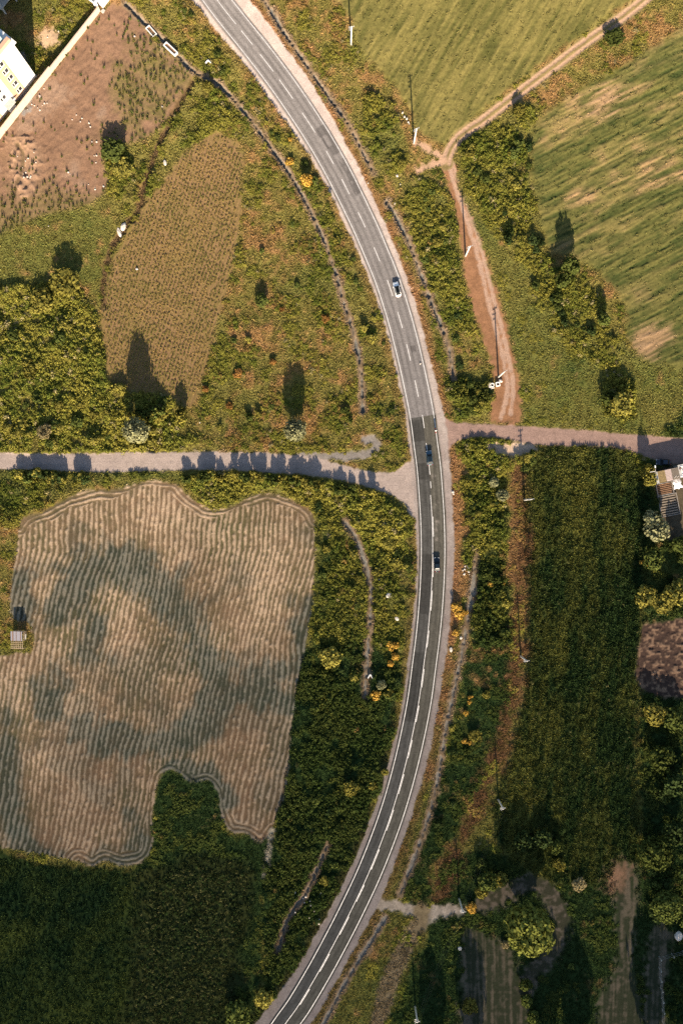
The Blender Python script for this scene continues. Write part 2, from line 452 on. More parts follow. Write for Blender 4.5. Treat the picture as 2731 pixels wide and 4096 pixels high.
# ---- colours of the ground cover (albedo) and relief
n1, n2, n3 = fbm(X, Y, 14, 20), fbm(X, Y, 4.5, 30), fbm(X, Y, 1.1, 40, 2)
c = lambda *a: np.array(a, np.float32)
SOIL, DRYG, OLIVE, GREEN, DEEP = c(.205, .122, .078), c(.25, .145, .058), c(.172, .146, .040), c(.082, .105, .026), c(.030, .050, .016)
STRAW, STUB, GRAVEL = c(.46, .335, .225), c(.155, .112, .06), c(.44, .375, .335)

# regional character of the rough land: (outline, leafy density, height, dryness, lushness; the last two with painted light falloff lower down)
REG = [
 ([(290, -40), (430, -40), (520, 90), (600, 190), (680, 300), (760, 440), (830, 580), (880, 720), (915, 860), (940, 1000), (945, 1060), (880, 1085), (840, 1050), (835, 940), (830, 860), (805, 740), (760, 590), (690, 440), (600, 310), (500, 190), (430, 160), (340, 80)], .52, .75, .3, .1),
 ([(560, 300), (620, 350), (700, 480), (760, 610), (800, 740), (825, 860), (835, 950), (840, 1040), (700, 1040), (430, 1030), (440, 940), (475, 850), (515, 690), (550, 560), (565, 380)], .5, .65, .5, .14),
 ([(-60, 660), (60, 650), (110, 640), (150, 655), (200, 690), (225, 740), (245, 820), (270, 890), (400, 915), (430, 960), (425, 1035), (-60, 1035)], .94, .9, .06, -.05),
 ([(240, 345), (300, 330), (350, 300), (400, 250), (440, 190), (500, 200), (560, 270), (500, 300), (430, 340), (370, 410), (310, 490), (250, 600), (235, 560), (270, 500), (240, 440)], .65, .8, .2, .1),
 ([(600, -40), (800, -40), (830, 120), (880, 180), (930, 260), (960, 310), (1000, 340), (1020, 390), (1045, 500), (1060, 600), (1075, 700), (1100, 780), (1120, 880), (1125, 950), (1060, 968), (1010, 930), (985, 820), (950, 700), (910, 580), (860, 450), (790, 320), (720, 200), (640, 70)], .45, .55, .5, .05),
 ([(930, 430), (1000, 420), (1040, 500), (1060, 640), (1080, 760), (1000, 720), (960, 600)], .9, .75, .12, .3),
 ([(840, 230), (890, 240), (925, 330), (915, 400), (870, 380), (840, 310)], .85, .9, .1, .25),
 ([(1030, 860), (1110, 870), (1125, 930), (1090, 965), (1040, 950)], 1.0, 1.1, .05, .6),
 ([(1060, 330), (1110, 300), (1200, 240), (1235, 260), (1212, 330), (1215, 430), (1228, 520), (1250, 590), (1320, 640), (1310, 665), (1260, 660), (1180, 600), (1110, 500), (1060, 410)], .88, .8, .1, .35),
 ([(1050, 430), (1110, 500), (1180, 600), (1260, 660), (1400, 740), (1460, 820), (1640, 850), (1640, 1000), (1450, 995), (1200, 970), (1190, 870), (1160, 740), (1120, 600)], .2, .4, .12, .38),
 ([(1240, 640), (1330, 640), (1400, 720), (1420, 850), (1340, 830), (1260, 760), (1220, 700)], .7, .8, .1, .3),
 ([(1385, 870), (1440, 870), (1470, 930), (1450, 970), (1390, 960)], 1.0, 1.3, .05, .4),
 ([(-60, 1085), (240, 1088), (420, 1084), (560, 1086), (700, 1095), (850, 1125), (930, 1165), (950, 1200), (955, 1300), (940, 1480), (915, 1600), (880, 1780), (800, 2000), (700, 2200), (640, 2400), (540, 2400), (620, 2250), (600, 2000), (640, 1900), (660, 1800), (680, 1600), (710, 1450), (725, 1300), (725, 1180), (690, 1150), (600, 1125), (530, 1160), (480, 1160), (420, 1110), (330, 1098), (200, 1118), (60, 1180), (40, 1200), (-60, 1190)], .8, .9, .15, .55),
 ([(430, 1100), (560, 1092), (700, 1110), (860, 1140), (930, 1190), (930, 1300), (860, 1260), (780, 1180), (690, 1140), (600, 1118), (530, 1155), (480, 1155)], 1.0, .9, .03, .0),
 ([(655, 1680), (720, 1690), (715, 1900), (640, 1900)], .35, .5, .7, .4),
 ([(1035, 1030), (1130, 1010), (1180, 1020), (1160, 1100), (1170, 1250), (1140, 1300), (1080, 1300), (1040, 1290)], .98, 1.0, .08, .4),
 ([(1080, 1290), (1170, 1310), (1175, 1480), (1110, 1490), (1060, 1400)], 1.0, 1.1, .05, .8),
 ([(1035, 1060), (1062, 1060), (1072, 1300), (1058, 1450), (1035, 1600), (1000, 1750), (960, 1900), (900, 2040), (870, 2040), (940, 1880), (990, 1700), (1020, 1540), (1035, 1300)], .3, .45, .85, .05),
 ([(1100, 1490), (1190, 1490), (1190, 1600), (1130, 1750), (1060, 1950), (1000, 2080), (920, 2060), (970, 1930), (1010, 1780), (1040, 1640), (1070, 1500)], .5, .6, .35, .75),
 ([(1180, 1035), (1480, 1052), (1480, 1110), (1200, 1095)], 1.0, 1.1, .03, .1),
 ([(1165, 1090), (1205, 1100), (1215, 1300), (1210, 1500), (1200, 1620), (1150, 1760), (1080, 1900), (1010, 2070), (980, 2050), (1060, 1880), (1130, 1740), (1170, 1600), (1180, 1450), (1170, 1280)], .22, .4, .9, .05),
 ([(1480, 1050), (1640, 1060), (1640, 2420), (1480, 2420), (1470, 1900), (1480, 1400)], .6, 1.0, .05, .95),
 ([(1040, 1960), (1160, 1960), (1290, 2035), (1480, 1990), (1480, 2420), (1060, 2420), (880, 2420), (960, 2200), (1000, 2060)], .4, .6, .15, .98),
 ([(-60, 520), (110, 490), (200, 470), (245, 440), (262, 500), (240, 640), (150, 645), (60, 645), (-60, 655)], .06, .3, .3, .35),
 ([(640, 1560), (715, 1480), (900, 1500), (915, 1600), (880, 1780), (800, 2000), (700, 2200), (640, 2400), (540, 2400), (620, 2250), (600, 2000), (640, 1900)], .8, 1.0, .1, .92),
 ([(362, 1800), (380, 1772), (440, 1796), (500, 1800), (510, 1880), (530, 1915), (625, 1930), (600, 2060), (560, 2420), (300, 2420), (310, 2000), (350, 1950)], .5, .6, .05, .8),
 ([(75, -40), (230, -40), (230, 20), (70, 190), (70, 100)], .6, .7, .35, .2),
]
dens = np.full(X.shape, .35, np.float32); hgt = np.full(X.shape, .5, np.float32); dry = np.full(X.shape, .52, np.float32); lush_falloff = np.full(X.shape, .04, np.float32)
for pts, a, b, d_, e in REG:
    m = sst(poly(pts, 3) + (n2 - .5) * 5, -1.5, 1.5)
    dens = dens + (a - dens) * m; hgt = hgt + (b - hgt) * m; dry = dry + (d_ - dry) * m; lush_falloff = lush_falloff + (e - lush_falloff) * m
low = sst(DYg, 1250, 1950); dry = dry * (1 - .5 * low); lush_falloff = lush_falloff + .3 * low  # greener and darker downwards: light falloff put into the plant colours
dry_falloff_n = np.clip(dry + (n2 - .5) * 1.3 + (n3 - .5) * .5, 0, 1)
lush_falloff_n = np.clip(lush_falloff + (n1 - .5) * .9 + (n3 - .5) * .4, 0, 1)
A = lerp(np.broadcast_to(OLIVE, X.shape + (3,)).copy(), GREEN, lush_falloff_n)
A = lerp(A, DEEP, sst(lush_falloff_n, .5, 1.0))
A = lerp(A, DRYG, sst(dry_falloff_n, .35, .9))
A *= (0.7 + 0.6 * n3)[..., None]
H = (n2 - .5) * .3 + (n3 - .5) * .25 * hgt + (fbm(X, Y, 6.5, 45) - .4) * 2.6 * dens * hgt * sst(hgt, .5, .8)
label = np.zeros(X.shape, np.int8)            # 0 ground
def put(sd, col, soft=.6, amp=1.0, h=None, lab=None, kill=None):
    """lay a cover over the ground inside an outline"""
    global A, H, dens
    s = sd + (n3 - .5) * amp
    m = sst(s, -soft, soft)
    A = lerp(A, col, m)
    if h is not None: H = H + (h - H) * m
    if kill is not None: dens = dens + (kill - dens) * m
    if lab is not None: label[s > 0] = lab
    return m
def ani(ang, a, b, seed, x=X, y=Y):
    """streaky noise: long side a along ang (degrees), short side b"""
    t = math.radians(ang); u = x * math.cos(t) + y * math.sin(t); v = -x * math.sin(t) + y * math.cos(t)
    return .6 * noise(u, v * a / b, a, seed) + .4 * noise(u * 1.9, v * a / b * 1.9, a, seed + 1)

# wheat field (top right): olive streaks leaning to the upper right
st = ani(60, 9, .9, 50); st2 = ani(58, 16, 3.0, 52)
cw = lerp(np.broadcast_to(c(.088, .086, .026), X.shape + (3,)), c(.205, .17, .056), np.clip(.5 + (st - .5) * 1.25 + (st2 - .5) * .7 + (n1 - .5) * .7, 0, 1))
put(sD, cw, 1.2, 2.0, (st - .5) * .25 + (n3 - .5) * .2 + .2, 1, .0)
# tan and green streaked field (right)
st = ani(27, 5.5, .75, 54); st2 = ani(24, 26, 4.5, 56)
yel = np.clip((st2 - .45) * 4.2 + (n1 - .5) * .9 + sst(DYg, 560, 150) * .5 - .3, 0, 1)
ce = lerp(np.broadcast_to(c(.050, .064, .020), X.shape + (3,)), c(.14, .128, .040), sst(st + (n3 - .5) * .3, .1, .9))
ce = lerp(ce, lerp(np.broadcast_to(c(.19, .155, .055), X.shape + (3,)), c(.33, .215, .105), sst(fbm(X, Y, 7, 57), .45, .8)), np.clip(yel * (.3 + .9 * sst(st, .25, .7)), 0, 1))
bare = np.maximum(sst(poly([(1335, 235), (1385, 195), (1440, 200), (1420, 250), (1360, 285)], 3) + (st - .5) * 9, -2, 6), sst(poly([(1455, 760), (1500, 745), (1545, 755), (1540, 790), (1490, 830), (1455, 800)], 3) + (n2 - .5) * 5 + (st - .5) * 5, -2, 4))
ce = lerp(ce, lerp(np.broadcast_to(c(.22, .14, .07), X.shape + (3,)), c(.38, .24, .14), np.clip(st * 1.3 - .1, 0, 1)), bare * .85)
put(sE, ce, 2.0, 3.0, (st - .5) * .35 + (n3 - .5) * .2 + .15 - bare * .15, 2, .0)
# dark green field (right, below), deepened for light falloff
st = ani(86, 9, 1.1, 60); st2 = .5 * fbm(X, Y, 9, 61) + .5 * ani(88, 70, 5.5, 62)
cf = lerp(np.broadcast_to(c(.026, .044, .014), X.shape + (3,)), c(.115, .112, .026), np.clip((st - .40) * 1.0 + (st2 - .46) * 2.4 + .3 * sst(DYg, 1600, 1050), 0, 1))
cf *= (.75 + .5 * n3)[..., None]
put(sF, cf, 1.5, 3.0, (st - .5) * .5 + (n3 - .5) * .6 + .2, 3, .0)
# dark green field (bottom left), its colour deepened for light falloff
st = ani(68, 12, 1.6, 63)
cg = lerp(np.broadcast_to(c(.014, .028, .011), X.shape + (3,)), c(.050, .064, .016), np.clip(st * .7 + (fbm(X, Y, 12, 64) - .5) * 1.4, 0, 1))
put(sG, cg, 1.2, 2.0, (st - .5) * .35 + (n3 - .5) * .4, 4, .0)
# rough weedy plot (bottom, beside it), lower albedo standing in for shade
ch = lerp(np.broadcast_to(c(.02, .03, .012), X.shape + (3,)), c(.045, .05, .016), n2)
put(sH + (n2 - .5) * 5, ch, 2.5, 3.0, (n3 - .5) * .4, 5, .25)
# bare soil field (top left) greening downwards
veg = np.clip(sst(poly([(340, 90), (430, 160), (436, 195), (400, 260), (300, 320), (270, 240), (300, 150)], 3) + (n2 - .5) * 10, -5, 5) * .75
      + sst(DYg, 380, 520) * .9 + (n2 - .5) * .9 - .12, 0, 1)
ca = lerp(SOIL * (0.78 + .45 * fbm(X, Y, 3, 66))[..., None], c(.135, .12, .038), veg * (.5 + .6 * n3))
ca = lerp(ca, c(.29, .205, .15), sst(fbm(X, Y, 9, 68), .66, .8) * .6)
mA = put(sA, ca, 1.0, 1.5, (ani(62, 2.5, .8, 69) - .5) * .3 + (n3 - .5) * .2, 6, .0)
# brown row crop (middle left): rows run down the wedge
th = math.radians(72); rowB = (X * math.sin(th) - Y * math.cos(th))
rb = .5 + .5 * np.cos(2 * math.pi * (rowB + .18 * (n2 - .5)) / 1.02)
cb = lerp(np.broadcast_to(c(.225, .138, .07), X.shape + (3,)), c(.175, .13, .044), np.clip(rb * .55 + (n2 - .4) * .9, 0, 1))
put(sB + (n2 - .5) * 2, cb, 1.1, 1.6, (rb - .5) * .2 + (n3 - .5) * .1, 7, .0)
# brown dug plot at the right edge
ci = lerp(np.broadcast_to(c(.07, .045, .035), X.shape + (3,)), c(.235, .15, .098), sst(fbm(X, Y, .8, 71, 2), .48, .75))
put(sI, ci, .8, 1.2, (fbm(X, Y, .8, 71, 2) - .5) * .5, 8, .0)
# cut hay in rows; headland rows follow the edge
u_row = (DXg + .15 * np.maximum(0, DYg - 1260) + .04 * (DYg - 1500)) / K + (fbm(X, Y, 26, 73) - .5) * 4.5 + (fbm(X, Y, 8.0, 74) - .5) * .9 + (n3 - .5) * .45
d_head = np.minimum(line([FC[i] for i in range(0, 17)]), line([FC[i] for i in range(23, 41)]) + .8)
wd = sst(d_head + (n1 - .5) * 6 + (n2 - .5) * 3, 3.4, 2.4)
ur = np.where(wd > .5, d_head + (n2 - .5) * 1.2, u_row)
per = np.where(wd > .5, 1.3, 1.55)
ridge = .5 + .5 * np.cos(2 * math.pi * ur / per)
along = noise(ur / .5, DYg / K / 4.0, 1.0, 76) * .6 + noise(ur / .35, DYg / K / 1.3, 1.0, 77) * .4
thick = fbm(X, Y, 11, 78)
ridge = np.clip(sst(ridge + (along - .5) * .85 + (n3 - .5) * .75 + (thick - .5) * .7, .25, 1.0), 0, 1)
dark_hay = np.zeros(X.shape, np.float32)  # darker grey-green patches lying across the rows
def dark_hay_band(pts, wd_, sf=3.0):
    global dark_hay
    dark_hay = np.maximum(dark_hay, sst(wd_ * 1.75 - line(pts) + (fbm(X, Y, 7, 141) - .5) * 12 + (along - .5) * 4, -sf, sf * .8))
dark_hay_band([(105, 1620), (120, 1560)], 2.6); dark_hay_band([(150, 1390), (185, 1330), (240, 1300), (310, 1310), (370, 1345), (425, 1400)], 3.6)
dark_hay_band([(205, 1490), (230, 1425)], 2.6); dark_hay_band([(190, 1375), (210, 1420)], 1.2); dark_hay_band([(430, 1420), (480, 1520), (540, 1580), (610, 1600)], 2.4)
dark_hay_band([(500, 1600), (600, 1580), (640, 1560)], 3.2); dark_hay_band([(205, 1680), (300, 1705), (400, 1700), (470, 1660)], 2.8); dark_hay_band([(712, 1380), (690, 1500), (655, 1630)], 1.6)
dark_hay_band([(45, 1330), (50, 1420)], 2.2); dark_hay_band([(20, 1640), (10, 1800), (40, 1930), (150, 1960)], 1.8, 4); dark_hay_band([(300, 1880), (330, 1960), (230, 1980)], 1.8, 4); dark_hay_band([(400, 1760), (480, 1785), (510, 1840)], 1.4)
dark_hay = np.maximum(dark_hay * (.82 + .3 * fbm(X, Y, 3, 143)), .45 * sst(fbm(X, Y, 13, 145) + .12 * sst(DYg, 1400, 1900), .56, .72))
st_c = lerp(np.broadcast_to(c(.088, .082, .036), X.shape + (3,)), c(.18, .115, .068), np.clip(fbm(X, Y, 2.5, 75) * .7 + (fbm(X, Y, 17, 79) - .5) * 1.8 + .25, 0, 1))
hay = lerp(st_c, STRAW * (.70 + .4 * n3)[..., None], np.clip(.05 + ridge * (.72 + .45 * thick), 0, 1))
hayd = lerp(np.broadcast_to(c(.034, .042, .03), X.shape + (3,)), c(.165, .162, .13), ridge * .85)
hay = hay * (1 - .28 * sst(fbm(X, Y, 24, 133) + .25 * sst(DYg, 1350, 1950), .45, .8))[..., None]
hay = lerp(hay, hayd, dark_hay * .88)
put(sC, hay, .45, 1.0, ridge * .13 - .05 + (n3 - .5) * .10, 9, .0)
put(.9 - d_tail, c(.26, .23, .17) * (.6 + .8 * n3)[..., None], .5, 1.2)
# mown strips (bottom right)
for sk, s0 in ((sK1, 80), (sK2, 82), (sK3, 84)):
    q = ani(91 if s0 < 82 else 88, 16, .85, s0)
    put(sk, lerp(np.broadcast_to(c(.042, .046, .026), X.shape + (3,)), c(.125, .102, .070), sst(q + (n3 - .5) * .6, .4, .8)), 1.6, 3.5, (q - .5) * .35, 10, .08)
put(2.6 - d_ring, lerp(np.broadcast_to(c(.05, .048, .03), X.shape + (3,)), c(.135, .108, .08), sst(n3 + (n2 - .5), .4, .8)), 1.4, 2.6, .0, 10, .05)
put(poly([(1395, 2015), (1420, 1985), (1440, 2005), (1420, 2040), (1395, 2045)], 3), c(.24, .14, .085), 3.0, 5, kill=.1)
# bare rubble yard and stony spots (top left corner)
put(poly([(95, 75), (125, 68), (140, 90), (115, 108), (88, 100)], 3), c(.4, .28, .18), 1.0, 3, kill=.1)
put(poly([(110, 165), (140, 190), (160, 215), (60, 310), (30, 300)], 1), c(.25, .165, .115), 2.5, 5, kill=.1)
put(poly([(40, 120), (62, 130), (70, 200), (62, 260), (40, 230), (30, 150)], 3), c(.22, .21, .2), 1.0, 3, kill=.1)
lump = fbm(X, Y, 1.6, 150, 2)
put(poly([(20, 320), (75, 325), (95, 380), (80, 440), (40, 450), (25, 380)], 3), c(.27, .17, .11) * (.6 + .8 * lump)[..., None], 1.5, 4, (lump - .4) * 1.1, kill=.1)
put(.5 - line([(40, 330), (52, 355), (50, 395), (36, 430), (30, 470)]), c(.13, .09, .05) * (.7 + .6 * n3)[..., None], .4, .8, -.2, kill=.1)
d_rust = line([(1185, 1085), (1196, 1250), (1190, 1450), (1174, 1600), (1130, 1760), (1065, 1920), (1000, 2062)])
put(2.1 - d_rust + (n2 - .5) * 5, c(.135, .073, .034) * (.45 + .9 * n3)[..., None], 2.2, 4.5, kill=.45)
# fringes: dry verge beside the road, soil lips along the ditches and the field bank
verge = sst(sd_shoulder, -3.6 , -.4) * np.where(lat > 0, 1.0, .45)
A = lerp(A, c(.25, .125, .06) * ((.7 + .6 * n3) * (1 - .35 * low))[..., None], verge * (.75 - .25 * low)); dens = dens * (1 - verge * .55); hgt = hgt * (1 - verge * .4)  # verge colour dimmed downwards as well, painted light falloff
put(1.0 - d_bank, c(.11, .07, .035) * (.5 + n3)[..., None], .6, 1.6, -.45, kill=.3)
bank = 1.55 - d_ditch + (n2 - .5) * .9
put(bank - .3, c(.20, .14, .085) * (.6 + .8 * n3)[..., None], .5, 1.2, .06, kill=.12)
put(.36 - d_ditch + (n2 - .5) * .8, c(.15, .145, .13) * (.6 + .7 * n3)[..., None], .25, .6, -.7, 11, 0)
put(.38 - d_ditch2 + (n2 - .5) * 1.3, c(.21, .19, .16) * (.65 + .7 * n3)[..., None], .25, .5, -.3, 11, 0)
yard = poly([(1500, 1078), (1640, 1045), (1640, 1240), (1522, 1240), (1515, 1180), (1502, 1120)], 1)
put(yard, c(.10, .078, .05) * (.6 + .8 * n3)[..., None], .5, 1.0, .0, 15, 0)
# tracks and gravel roads
rut = lambda d, w_: sst(w_ - d, -.25, .25)
put(sd_track, lerp(c(.25, .13, .07) * (.75 + .5 * n3)[..., None], c(.40, .27, .2), rut(d_ruts + (n3 - .5) * .8, .7) * .9), .9, 2.0, (n3 - .5) * .08 - .06 * rut(d_ruts, .5), 12, .03)
put(2.0 - d_ne, lerp(c(.20, .15, .065) * (.7 + .6 * n3)[..., None], c(.38, .25, .17), rut(d_ne_ruts + (n3 - .5) * .3, .55)), .4, .8, (n3 - .5) * .1 - .12 * rut(d_ne_ruts, .4), 12, .03)
put(.9 - d_spur, c(.42, .27, .18), .7, 1.8, .0, 12, .05)
put(1.5 - d_acc, c(.33, .27, .21) * (.7 + .6 * n3)[..., None], .7, 1.4, .0, 12, .03)
put(sd_fan, c(.32, .265, .21) * (.6 + .8 * n3)[..., None], 1.0, 2.0, .0, 12, .05)
put(1.6 - np.abs(d_acc2 - .9) , c(.2, .15, .085) * (.6 + .8 * n3)[..., None], .8, 2.0, .0, kill=.15)
put(1.25 - d_loop, c(.24, .21, .185) * (.7 + .5 * n3)[..., None], .6, 1.4, .0, 12, .02)  # loop path toned down, thicket shade put into its colour
put(sd_bay, c(.50, .37, .27) * (.75 + .5 * n3)[..., None], .6, 1.5, .0, 12, .02)
stl = ani(0, 8, .35, 90)
put(sd_left, lerp(np.broadcast_to(c(.41, .33, .285), X.shape + (3,)), c(.33, .265, .235), stl) * (.85 + .3 * n3)[..., None], .35, .6, (n3 - .5) * .04, 13, 0)
str_ = ani(-6, 8, .4, 92)
put(sd_right, lerp(np.broadcast_to(c(.32, .215, .175), X.shape + (3,)), c(.26, .175, .145), str_) * (.85 + .3 * n3)[..., None], .35, .6, (n3 - .5) * .04, 13, 0)
put(sd_shoulder, lerp(GRAVEL * (1.15 - .45 * sst(DYg, 300, 1700))[..., None], c(.36, .29, .26) * (1.05 - .4 * sst(DYg, 300, 1700))[..., None], fbm(X, Y, 2.5, 94)) * (.85 + .3 * n3)[..., None], .3, .3, (n3 - .5) * .03, 14, 0)  # gravel darkens down the road, light falloff painted into its colour
put(sd_asphalt + .25, c(.12, .11, .10), .2, .0, -.06, 14, 0)
road_m = np.maximum.reduce([sd_left, sd_right, sd_shoulder])
# sink towards the far land at the rim
rim = sst(np.maximum(np.abs(X) - (gx[-1] - 6), np.abs(Y) - (gy[-1] - 6)), 0, 6)
H = (H * (1 - rim) - 1.0 * rim).astype(np.float32)
A = np.clip(A, 0.01, .8).astype(np.float32)

NAMES = {0: ("ground", "rough grassy scrub land around the fields and roads"), 1: ("wheat_field", "olive green grain field at the top beside the dirt track"),
 2: ("grain_field", "tan and green streaked field along the right edge"), 3: ("meadow", "dark green long field right of the curving road"),
 4: ("pasture", "dark green smooth field in the bottom left corner"), 5: ("weedy_plot", "dark weedy plot beside the bottom left field"),
 6: ("bare_field", "bare brown soil field by the white boundary wall"), 7: ("crop_field", "brown wedge of row crop between the scrub and the bare field"),
 8: ("ploughed_plot", "small dug brown plot at the right edge"), 9: ("hay_field", "cut hay field lying in pale wavy rows"),
 10: ("mown_strip", "mown grass strips near the big round tree"), 11: ("drainage_ditch", "narrow grey concrete ditches along both sides of the road"),
 12: ("dirt_track", "reddish dirt tracks with wheel ruts"), 13: ("gravel_road", "pale gravel side roads joining the main road"), 15: ("garden_yard", "dark earth of the fenced garden at the right edge"), 14: ("road_shoulder", "pale gravel shoulder along the asphalt road")}
ii = np.arange(NY * NX).reshape(NY, NX)
quads = np.stack([ii[:-1, :-1], ii[:-1, 1:], ii[1:, 1:], ii[1:, :-1]], -1).reshape(-1, 4)
ql = label[:-1, :-1].ravel()
PV = np.c_[X.ravel(), Y.ravel(), H.ravel()]; PA = A.reshape(-1, 3)
for k, (nm, lb) in NAMES.items():
    f = quads[ql == k]
    if not len(f): continue
    uq, inv = np.unique(f, return_inverse=True)
    o = link(nm, mesh_np(nm, PV[uq], inv.reshape(f.shape), M['land'], PA[uq], True))
    tag(o, lb, None, None, 'structure')
# land beyond the frame, to the horizon
fm, nt, out = mat_new("far_fields")
no = nt.nodes.new("ShaderNodeTexNoise"); no.inputs["Scale"].default_value = .012; no.inputs["Detail"].default_value = 6
tc = nt.nodes.new("ShaderNodeTexCoord"); nt.links.new(tc.outputs["Object"], no.inputs["Vector"])
rp = nt.nodes.new("ShaderNodeValToRGB"); rp.color_ramp.elements[0].color = (.04, .055, .02, 1); rp.color_ramp.elements[1].color = (.2, .15, .07, 1)
rp.color_ramp.elements[0].position = .35; rp.color_ramp.elements[1].position = .7
nt.links.new(no.outputs[0], rp.inputs[0]); df = nt.nodes.new("ShaderNodeBsdfDiffuse"); nt.links.new(rp.outputs[0], df.inputs[0]); nt.links.new(df.outputs[0], out.inputs[0])
S_ = 2500.0
tag(MB().add([(-S_, -S_, -1.02), (S_, -S_, -1.02), (S_, S_, -1.02), (-S_, S_, -1.02)], [(0, 1, 2, 3)]).build("terrain", fm), "flat farm land stretching beyond the fields", None, None, 'structure')

def gz(x, y):
    j = int(np.clip(round((x - gx[0]) / GS), 0, NX - 1)); i = int(np.clip(round((y - gy[0]) / GS), 0, NY - 1))
    return float(H[i, j])

# ------------------------------------------------------------------ main road
def strip(o0, o1, i0, i1, z, step=1, ncol=2):
    idx = np.arange(i0, i1 + 1, step); cols = np.linspace(o0, o1, ncol)
    V = np.zeros((len(idx), ncol, 3)); V[..., :2] = RC[idx][:, None] + RN[idx][:, None] * cols[None, :, None]; V[..., 2] = z
    k = np.arange(len(idx) * ncol).reshape(len(idx), ncol)
    F = np.stack([k[:-1, :-1], k[1:, :-1], k[1:, 1:], k[:-1, 1:]], -1).reshape(-1, 4)
    return V.reshape(-1, 3), F, idx, cols
def ry_i(y): return int(np.argmin(np.abs(RDY - y)))
_chk = RN[0][0]
EAST = 1.0 if RN[len(RN) // 2][0] > 0 else -1.0
RN *= EAST
if EAST < 0: pass
I_SEAM = ry_i(955)
roads = []
for nm, i0, i1, lb in (("road", 0, I_SEAM, "worn grey asphalt road curving down from the top"), ("resurfaced_road", I_SEAM, len(RC) - 1, "darker resurfaced asphalt road running to the bottom")):
    V, F, idx, cols = strip(-3.95, 3.95, i0, i1, .05, 1, 28)
    s_ = np.repeat(idx * .5, len(cols)); l_ = np.tile(cols, len(idx)); yy = np.repeat(RDY[idx], len(cols))
    g = fbm(l_ * 6, s_ * .5, 2.5, 120); g2 = fbm(l_, s_, 1.0, 124, 2); g3 = fbm(l_ * 2.2, s_ * .12, 1.4, 127)
    wheel = np.exp(-((np.abs(np.abs(l_) - 1.75) - .8) / .38) ** 2)
    if nm == "road":
        col = np.array([.208, .19, .183]) * (.72 + .35 * g + .25 * g2)[:, None]
        col = col * (1 - .33 * wheel * (.35 + g3))[:, None]
        patch = ((l_ > .2) & (l_ < 3.6) & (((yy > 300) & (yy < 318)) | ((yy > 342) & (yy < 362) & (l_ > 1.2)) | ((yy > 375) & (yy < 455) & (l_ > 1.4) & (g3 + g2 * .4 > .62))))
        patch |= (l_ > .5) & (yy > 318) & (yy < 345) & (g3 > .5)
        patch |= (l_ > 1.0) & (l_ < 2.2) & (yy > 798) & (yy < 812)
        col[patch] *= .62
        lt = (yy > 850) & (l_ > .2); col[lt] *= 1.05
    else:
        col = np.array([.078, .075, .069]) * (.6 + .5 * g + .4 * g2)[:, None]
        dk = ((l_ < 0) & (((yy > 962) & (yy < 1012)) | ((yy > 1272) & (yy < 1410)) | ((yy > 1500) & (yy < 1660)))) | ((l_ < .2) & (yy > 1060) & (yy < 1100))
        col[dk] *= .68
        rt_ = (l_ > .1); col[rt_] *= np.array([1.22, 1.17, 1.04])
        sc_ = sst(fbm(l_ * 1.3, s_, 1.6, 131), .62, .8) * np.exp(-((l_ - 1.3) / .7) ** 2) * ((yy > 1090) & (yy < 1260))
        col = col + sc_[:, None] * np.array([.16, .13, .115])
        col *= (.92 + .55 * (wheel * g3))[:, None]
    # ragged outer edges
    V = V.copy(); e = np.abs(np.abs(l_) - 3.95) < .01
    ofs = (noise(s_, l_ * 0, 2.5, 140) - .5) * .35
    R_ = np.repeat(RN[idx], len(cols), 0); V[e, :2] += (R_ * (np.sign(l_) * ofs)[:, None])[e]
    o = link(nm, mesh_np(nm, V, F[:, ::(-1 if EAST > 0 else 1)] if False else F, M['asphalt'], col)); tag(o, lb, None, None, 'structure')
    roads.append(o)
def marking(nm, parent, o0, o1, y0, y1, z=.054):
    i0, i1 = ry_i(y0), ry_i(y1)
    V, F, _, _ = strip(o0, o1, i0, max(i1, i0 + 1), z)
    return link(nm, mesh_np(nm, V, F, M['paint']), parent)
for p, a, b in ((roads[0], -40, 955), (roads[1], 955, 2402)):
    marking("edge_line", p, -3.60, -3.41, a, b); marking("edge_line", p, 3.41, 3.60, a, b)
marking("centre_line", roads[1], -.20, -.04, 1135, 2402)
for a, b in ((-10, 54.9), (71.4, 103.6), (124.5, 165.5), (184.2, 227), (260.7, 304.7), (347.9, 377.9), (412, 445.7), (487, 521.8), (567.6, 600.6), (641.9, 681.5), (718.1, 751.8), (792.1, 826.9), (875.2, 911.1)):
    marking("lane_dash", roads[0], -.09, .10, a, b)
for a, b in ((951.4, 984.3), (1017, 1040), (1062, 1090), (1105, 1122), (1188, 1232), (1280, 1324), (1357, 1401), (1446.8, 1485.2), (1534.6, 1576.7), (1618.8, 1659.1), (1701, 1741), (1777.4, 1821.4), (1858.7, 1905.6), (1949.5, 1997.1),
             (2031.9, 2070.4), (2103.4, 2145.5), (2189.4, 2229.7), (2270, 2308.4)):
    marking("lane_dash", roads[1], .06, .24, a, b)

